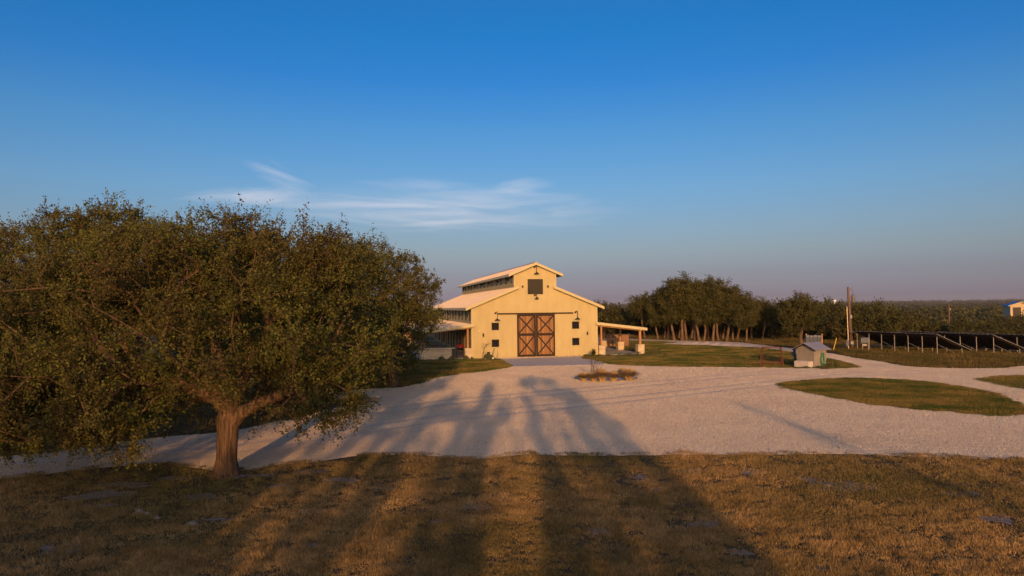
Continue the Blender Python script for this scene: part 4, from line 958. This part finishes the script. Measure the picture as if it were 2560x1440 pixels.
def hose():
    t = thing('garden_hose', 'coiled bright green hose hanging on the side of the pump house', 'hose', rotp(.95, -.05, 0), rad(33)); k = MB()
    for i in range(5):
        r1, r2 = .15+.02*i, .40+.022*i; q = [(math.sin(a)*r1*(1-.25*math.cos(a)), -.045-.02*(i % 3), .63+math.cos(a)*r2+.02*i*0) for a in np.linspace(0, 2*math.pi, 25)]
        k.tube(q, .020, 6, cap=False)
    k.build('coil', K['hose_green'], t, smooth=True)
    MB().bar((0,.05,1.03),(0,-.14,1.03),.05,.05).build('hanger', K['dark_metal'], t)
    MB().tube([(-.02,-.05,.22),(.05,-.15,.12),(.08,-.25,.03)], .02, 6).build('hose_end', K['hose_green'], t)
hose()
def cart():
    x, y = G(2081, 919); t = thing('steel_stand', 'thin dark tube frame stand right of the pump house', 'stand', (x, y, 0), .2)
    for y_ in (-.2,.2): MB().tube([(-.36,y_,0),(-.36,y_,.52),(.02,y_,.60),(.10,y_,.10),(.13,y_,0)], .018, 6).build('side_frame', K['dark_metal'], t)
    for (x_, z) in ((-.36,.5),(.02,.58),(.10,.12)): MB().tube([(x_,-.2,z),(x_,.2,z)], .015, 6).build('crossbar', K['dark_metal'], t)
cart()
for i, (px, py, r, h, lb) in enumerate([(2053,921,.32,.22,'grey tangle of low weeds left under the green hose'),(2074,920,.34,.40,'weeds between the pump house and the steel stand'),(2092,919,.3,.45,'bushy weeds right of the steel stand'),(2016,921,.3,.16,'low weeds along the foot of the concrete box')]):
    x, y = G(px, py); shrub(lb, x, y, r, h, 300+i, n=500)
sheet('dirt', ragged(blob(*G(2062, 922), .9, .55, 77), .12, .03, 78), .021, K['brown_dirt'])
def standpipe():
    x, y = G(1987, 914); t = thing('utility_post', 'dark post with a blue grey electric box and pipe left of the pump house', 'utility post', (x, y, 0))
    MB().box(-.075,.075,-.06,.06,0,1.42).build('post', K['pipe_blue'], t)
    MB().box(-.24,-.05,-.12,.02,.72,1.08).build('electric_box', K['blue_grey'], t, bevel=.01)
    MB().bar((-.06,0,1.08),(-.48,-.02,1.0),.03,.03).build('arm', K['rust_red'], t)
    MB().tube([(.07,0,.62),(.20,0,.60),(.30,0,.42),(.34,0,.02)], .028, 8).build('pipe', K['pipe_blue'], t)
    MB().lathe([(.001,0),(.12,0),(.12,.1),(.06,.15),(.001,.15)], (.03,-.05,.50), 12).build('valve', K['blue_grey'], t)
    MB().lathe([(.001,0),(.13,0),(.13,.34),(.05,.42),(.001,.42)], (.48,0,0), 14).build('pressure_tank', K['pipe_blue'], t)
standpipe()
def rack():
    x, y = G(1928, 917.2); t = thing('steel_rack', 'rusty red steel rack frame with splayed legs on the lawn', 'rack', (x, y, 0), .06)
    h = 1.50; top = [(-.86,-.28),(.68,-.28),(.86,.30),(-.50,.30)]; bot = [(-1.02,-.34),(.82,-.34),(.98,.36),(-.52,.36)]
    for a, b in zip(bot, top):
        MB().bar((a[0],a[1],0),(b[0],b[1],h),.055).build('leg', K['rust_red'], t)
    def at(i, z): a, b = bot[i], top[i]; k = z/h; return (a[0]+(b[0]-a[0])*k, a[1]+(b[1]-a[1])*k, z)
    for z in (.34, h): 
        for i in range(4): MB().bar(at(i, z), at((i+1) % 4, z), .05).build('rail', K['rust_red'], t)
    k = MB()
    for i in (0, 2): k.bar(at(i, .4), at((i+1) % 4, h-.05), .012); k.bar(at((i+1) % 4, .4), at(i, h-.05), .012)
    k.build('cross_wire', K['rust_red'], t)
rack()
def inverter_rack():
    x, y = G(2037, 880); x, y = x*1.02, y*1.02
    t = thing('equipment_rack', 'row of blue grey electrical cabinets on posts behind the pump house roof', 'electrical cabinet', (x, y, 0), -.1)
    for i in range(4):
        c = MB().box(-.85+i*.37,-.52+i*.37,-.12,.12,.85,1.62-.04*(i % 2)).build('cabinet', K['blue_grey'], t, bevel=.01)
        MB().box(-.83+i*.37,-.54+i*.37,-.124,-.121,.88,1.4).build('door', K['pipe_blue'], c)
    for x_ in (-.75, .78): MB().bar((x_,.15,0),(x_,.15,1.75),.10).build('post', K['wood_beam'], t)
    for z in (.95,1.5): MB().bar((-.85,.14,z),(.85,.14,z),.05).build('rail', K['galv'], t)
inverter_rack()

# ------------------------------------------------------------------ solar arrays
def solar(P0, P1, zb, label, first=None):
    """P0 far end, P1 near end of the high edge; panels slope down to the right"""
    a = Vector((P1[0]-P0[0], P1[1]-P0[1], 0)); L_ = a.length; ang = math.atan2(a.y, a.x)
    t = thing('solar_array', label, 'solar array', (P0[0], P0[1], zb), ang, 'solar arrays in the field')
    # local x runs along the high edge towards the viewer, +y is to the right-hand side (downhill)
    ht, lo, dp = 1.92, .30, 4.35; n = int(round(L_/1.02)); dz = (ht-lo)/dp
    fr = MB(); sk = Vector((0, dp, lo-ht)).normalized()
    for i in range(n):
        for j in range(4):
            y0, y1 = j*dp/4, (j+1)*dp/4-.02; x0, x1 = i*L_/n, (i+1)*L_/n-.02
            o = MB().add([(x0,y0,ht-y0*dz),(x1,y0,ht-y0*dz),(x1,y1,ht-y1*dz),(x0,y1,ht-y1*dz),(x0,y0,ht-y0*dz-.035),(x1,y0,ht-y0*dz-.035),(x1,y1,ht-y1*dz-.035),(x0,y1,ht-y1*dz-.035)],
                [(0,1,2,3),(7,6,5,4),(0,4,5,1),(1,5,6,2),(2,6,7,3),(3,7,4,0)]).build('solar_panel', K['panel_back'], t)
    MB().bar((0,-.012,ht-.02),(L_,-.012,ht-.02),.02,.045).build('edge_rail', K['galv'], t)
    MB().bar((L_+.012,0,ht-.015),(L_+.012,dp,lo-.015),.03,.06).build('end_rail', K['galv'], t)
    c = MB()
    for i in range(2*n): c.box(i*L_/(2*n)-.03, i*L_/(2*n)+.03, -.05, -.024, ht-.05, ht+.01)
    c.build('clip', K['galv_post'], t)
    np_ = 7
    for i in range(np_):
        x = .25+(L_-.5)*i/(np_-1)
        MB().tube([(x,.35,-.3),(x,.35,ht-.35*dz-.12)], .035, 8).build('post', K['galv_post'], t)
        MB().tube([(x,dp-.9,-.3),(x,dp-.9,lo+.9*dz-.12)], .035, 8).build('post', K['galv_post'], t)
        MB().bar((x,.12,ht-.12*dz-.09),(x,dp-.1,lo+.1*dz-.09),.05,.07).build('rafter', K['dark_metal'], t)
        if i in (2, 4, 6): MB().bar((x,.37,.95),(x,2.6,.05),.03).build('brace', K['galv'], t)
    for y_ in (.35, dp-.9): MB().bar((0,y_,ht-y_*dz-.15),(L_,y_,ht-y_*dz-.15),.05,.06).build('purlin', K['dark_metal'], t)
    return t
def arr(pxl, pyl, pxr, pyr, zt, zb, label):
    a = G(pxl, pyl, zt); b = G(pxr, pyr, zt); return solar(a, b, zb, label)
arr(2131, 826.8, 2341, 834.5, 1.92, 0.0, 'nearest dark solar array, tilted on silver posts right of the utility pole')
arr(2245, 827, 2482, 836.3, 1.70, -.22, 'second dark solar array, partly behind the nearest one')
a_ = Vector(G(2245, 827, 1.7)); b_ = Vector(G(2482, 836.3, 1.7)); d_ = b_-a_
solar((a_.x+7.3, a_.y+4.2), (b_.x+7.0, b_.y+4.2), -.52, 'third dark solar array, cut by the right edge of the photo')
def combiner():
    x, y = G(2163, 877); t = thing('inverter_box', 'silver ribbed inverter boxes on a small stand at the left end of the solar array', 'electrical cabinet', (x, y, 0), -.1)
    for i in range(4): MB().box(-.42+i*.20,-.25+i*.20,-.12,.12,.80,1.32).build('cabinet', K['blue_grey'], t, bevel=.01)
    MB().box(-.3,.15,-.1,.1,.50,.68).build('junction_box', K['galv_post'], t)
    for x_ in (-.2,.35): MB().tube([(x_,.1,0),(x_,.1,1.3)], .03, 6).build('post', K['galv_post'], t)
combiner()

# ------------------------------------------------------------------ poles
def pole():
    x, y = G(2129.5, 871); H_ = 6.55
    t = thing('utility_pole', 'tall leaning wooden utility pole carrying a grey transformer can', 'utility pole', (x, y, 0))
    lean = -.25
    MB().tube([(0,0,-.3),(lean*.5,0,H_*.5),(lean,0,H_)], [.16,.14,.11], 12).build('pole', K['pole_wood'], t)
    cn = MB().lathe([(.001,0),(.17,0),(.19,.03),(.19,.62),(.21,.66),(.16,.72),(.001,.74)], (lean+.50,-.05,4.92), 16).build('transformer', K['galv'], t, smooth=True)
    MB().bar((lean+.05,0,5.45),(lean+.4,-.05,5.45),.05).bar((lean+.05,0,5.1),(lean+.4,-.05,5.1),.05).build('bracket', K['dark_metal'], t)
    for i, (dx, z) in enumerate(((.42,5.66),(.58,5.66),(.66,5.5))): MB().lathe([(.02,0),(.045,.02),(.02,.05),(.045,.08),(.02,.11),(.03,.14)], (lean+dx,-.05,z), 8).build('bushing', K['dark_metal'], t)
    MB().tube([(lean,0,6.2),(lean+.28,0,6.28),(lean+.46,0,6.5)], .02, 6).tube([(lean+.28,0,6.28),(lean+.5,0,6.22),(lean+.5,0,6.05)], .018, 6).build('switch_arm', K['galv'], t)
    for (dx, z) in ((.30,6.30),(.46,6.42),(.50,6.1)): MB().lathe([(.01,0),(.04,.02),(.02,.05),(.04,.08),(.01,.11)], (lean+dx,0,z), 8).build('insulator', K['blue_grey'], t)
    MB().tube([(lean+.5,0,6.05),(lean+.52,-.03,5.8)], .01, 4).tube([(lean+.66,-.05,5.6),(lean+.62,0,5.0),(lean+.2,0,4.4)], .01, 4).build('cable', K['dark_metal'], t)
    MB().box(-.20,-.0,-.24,-.17,3.2,3.55).build('riser_box', K['galv_post'], t)
    # conduit mast and meters in front of the pole
    x2, y2 = G(2121.5, 873.5); m = thing('conduit_mast', 'thin pale yellow conduit mast beside the utility pole', 'conduit', (x2, y2, 0))
    MB().tube([(0,0,0),(-.03,0,2.2),(-.07,0,4.4)], .04, 8).build('pipe', K['pvc'], m); MB().lathe([(.04,0),(.07,.02),(.06,.10),(.001,.14)], (-.07,0,4.38), 8).build('weatherhead', K['galv'], m)
    MB().bar((-.06,0,4.1),(.2,.6,4.1),.03).bar((-.03,0,2.6),(.3,.6,2.6),.03).build('standoff', K['dark_metal'], m)
    MB().box(-.26,.0,-.10,.04,.35,.95).build('meter_box', K['blue_grey'], m, bevel=.01)
    x3, y3 = G(2130, 876); m = thing('meter_post', 'short post with a pale meter box at the foot of the utility pole', 'meter', (x3, y3, 0))
    MB().box(-.06,.06,-.05,.05,0,.62).build('post', K['dark_metal'], m); MB().box(-.14,.14,-.08,.06,.62,.92).build('meter_box', K['galv_post'], m, bevel=.01)
    gx, gy = G(2083, 877); gt_ = thing('guy_wire', 'guy wire of the utility pole with a yellow marker sleeve at its foot', 'guy wire', (gx, gy, 0))
    tp = Vector((x+lean*.9-gx, y-gy, 5.9)); MB().tube([(0,0,0), tp], .008, 4).build('wire', K['dark_metal'], gt_)
    MB().tube([(0,0,0), tp*.21], .035, 6).build('marker_sleeve', K['yellow'], gt_)
pole()
def pole2():
    x, y = (2371-1280)/FPX*112, 112.; z0 = float(hgt(x, y)); H_ = 4.76-(762-757)/FPX*112-z0
    t = thing('utility_pole', 'bare wooden utility pole farther away behind the solar arrays', 'utility pole', (x, y, z0))
    MB().tube([(0,0,0),(0,0,H_)], [.15,.11], 10).build('pole', K['pole_wood'], t); MB().lathe([(.02,0),(.06,.03),(.02,.08),(.06,.12),(.01,.16)], (.0,0,H_), 8).build('insulator', K['galv'], t)
    MB().lathe([(.001,0),(.1,0),(.1,.3),(.001,.32)], (.22,0,H_-.9), 8).build('fuse_box', K['galv'], t)
pole2()
def stake():
    x, y = G(2208, 977); t = thing('marker_stake', 'thin dark stake with a yellow tip standing on the grass island', 'stake', (x, y, 0))
    MB().tube([(0,0,0),(-.03,0,.66)], .022, 8).build('rod', K['dark_metal'], t); MB().lathe([(.001,0),(.032,.01),(.032,.07),(.001,.09)], (-.03,0,.655), 8).build('cap', K['yellow'], t)
stake()
def swing():
    x, y = G(872, 1001); y0 = y; t = thing('tree_swing', 'dark blue swing seat hanging on two ropes from the oak', 'swing', (x, y, .30), .1)
    MB().box(-.34,.34,-.13,.13,0,.05).build('seat', K['swing_blue'], t, bevel=.01)
    for s in (-.31,.31): MB().tube([(s,0,.05),(s*1.02,0,1.2),(s,0,2.9)], .010, 5).build('rope', K['dark_metal'], t)
    x, y = G(813, 1004); t = thing('survey_stake', 'thin stake tied with pink ribbon beside the brown dirt', 'stake', (x, y, 0))
    MB().box(-.02,.02,-.02,.02,0,.62).build('rod', K['wood_beam'], t); MB().box(-.035,.035,-.024,-.021,.36,.58).box(-.02,.03,-.03,-.025,.22,.40).build('ribbon', K['pink'], t)
swing()
# loose limestone rocks in the foreground
for i, (px, py, s, lb) in enumerate([(350,1282,.13,'pale rock lying in the shaded grass, left of three'),(368,1287,.10,'smaller pale rock just right of the left rock'),(482,1312,.14,'pale rock lying in the shaded grass below the great oak'),(2070,1217,.09,'small pale stone on the big bare gravel patch'),(2555,1212,.10,'pale stone at the right edge of the foreground grass'),(392,1297,.09,'flat pale rock between the other rocks in the shade')]):
    x, y = G(px, py); rng = np.random.RandomState(i); m = MB(); pr = [(.001,-.3),(.7,-.3),(1.0,-.05),(.85,.25),(.5,.42),(.001,.46)]
    m.lathe(pr, (0,0,0), 9); m.v = [(x+p[0]*s*rng.uniform(.8,1.2), y+p[1]*s*.7*rng.uniform(.8,1.2), .02+p[2]*s*rng.uniform(.8,1.2)) for p in m.v]
    tag(m.build('rock', K['pale_dirt']), lb, 'rock')

# ------------------------------------------------------------------ far away
def house():
    y = 205.; x = (2553-1280)/FPX*y; z0 = float(hgt(x, y)); zr = 4.76+.6/FPX*y
    t = thing('farm_building', 'pale building with a bright blue metal roof at the far right edge', 'building', (x, y, z0), rad(-28))
    H_ = zr-z0; e = H_-1.0; hw = 2.8
    MB().prism([(-hw,0),(hw,0),(hw,e),(0,H_-.12),(-hw,e)], 'y', 0, 12).build('wall', K['house_wall'], t)
    m = MB()
    for s in (-1, 1): m.prism([(s*(hw+.6),e-.28),(0,H_-.08),(0,H_+.06),(s*(hw+.6),e-.14)], 'y', -.7, 12.6)
    m.build('roof', K['blue_roof'], t)
    f = MB()
    for s in (-1, 1): f.prism([(s*(hw+.62),e-.42),(0,H_-.22),(0,H_+.0),(s*(hw+.62),e-.2)], 'y', -.78, -.71)
    f.build('fascia', K['trim_cream'], t)
    MB().box(-2.2,-.2,-.05,-.01,.2,e-.7).build('door', K['dark_metal'], t); MB().box(.6,2.4,-.05,-.01,e-2.0,e-.6).build('window', K['glass_dark'], t)
house()
def far_things():
    y = 330.; x = (2080-1280)/FPX*y; z0 = 4.76-(787-760)/FPX*y
    t = thing('cottage', 'tiny tan cottage among the far trees left of the utility pole', 'building', (x, y, z0))
    MB().box(-1.2,1.2,0,2.5,0,1.9).build('wall', K['house_wall'], t); MB().prism([(-1.5,1.9),(1.5,1.9),(0,2.6)], 'y', -.3, 2.8).build('roof', K['wood_brown'], t)
    y = 1500.; x = (2086-1280)/FPX*y; t = thing('water_tower', 'tiny white water tower on the horizon left of the utility pole', 'water tower', (x, y, 0))
    MB().lathe([(.01,0),(2.4,.8),(3.4,2.2),(3.4,4.2),(2.2,5.4),(.01,5.9)], (0,0,8), 14).build('tank', K['white_paint'], t, smooth=True); MB().tube([(0,0,-2),(0,0,9)], .8, 8).build('column', K['white_paint'], t)
    y = 1400.; x = (1940-1280)/FPX*y; tag(MB().tube([(x,y,0),(x,y,24)], [.35,.2], 6).build('radio_mast', K['galv']), 'hair thin radio mast on the horizon above the grove', 'mast')
far_things()
def haze():
    m = bpy.data.materials.new('haze'); m.use_nodes = True; nt = m.node_tree; nt.nodes.clear()
    o = nt.nodes.new('ShaderNodeOutputMaterial'); v = nt.nodes.new('ShaderNodeVolumePrincipled')
    v.inputs['Color'].default_value = (.70, .80, 1.0, 1); v.inputs['Density'].default_value = HAZE; nt.links.new(v.outputs[0], o.inputs['Volume'])
    tag(MB().box(-6600, 6600, -6600, 6700, -14, 62).build('haze', m), kind='stuff')
HAZE = 6e-5
haze()
for o_, l_ in zip([o for o in C.objects if o.get('group') == 'oaks behind the viewpoint'], ['straight', 'forked', 'crooked', 'added twisted', 'sparse', 'low', 'broad', 'wide', 'great', 'slender', 'small', 'rounded', 'tall', 'bushy']):
    o_['label'] = '%s oak behind the viewpoint, throwing its shadow across the driveway' % l_
print('objects', len(C.objects))
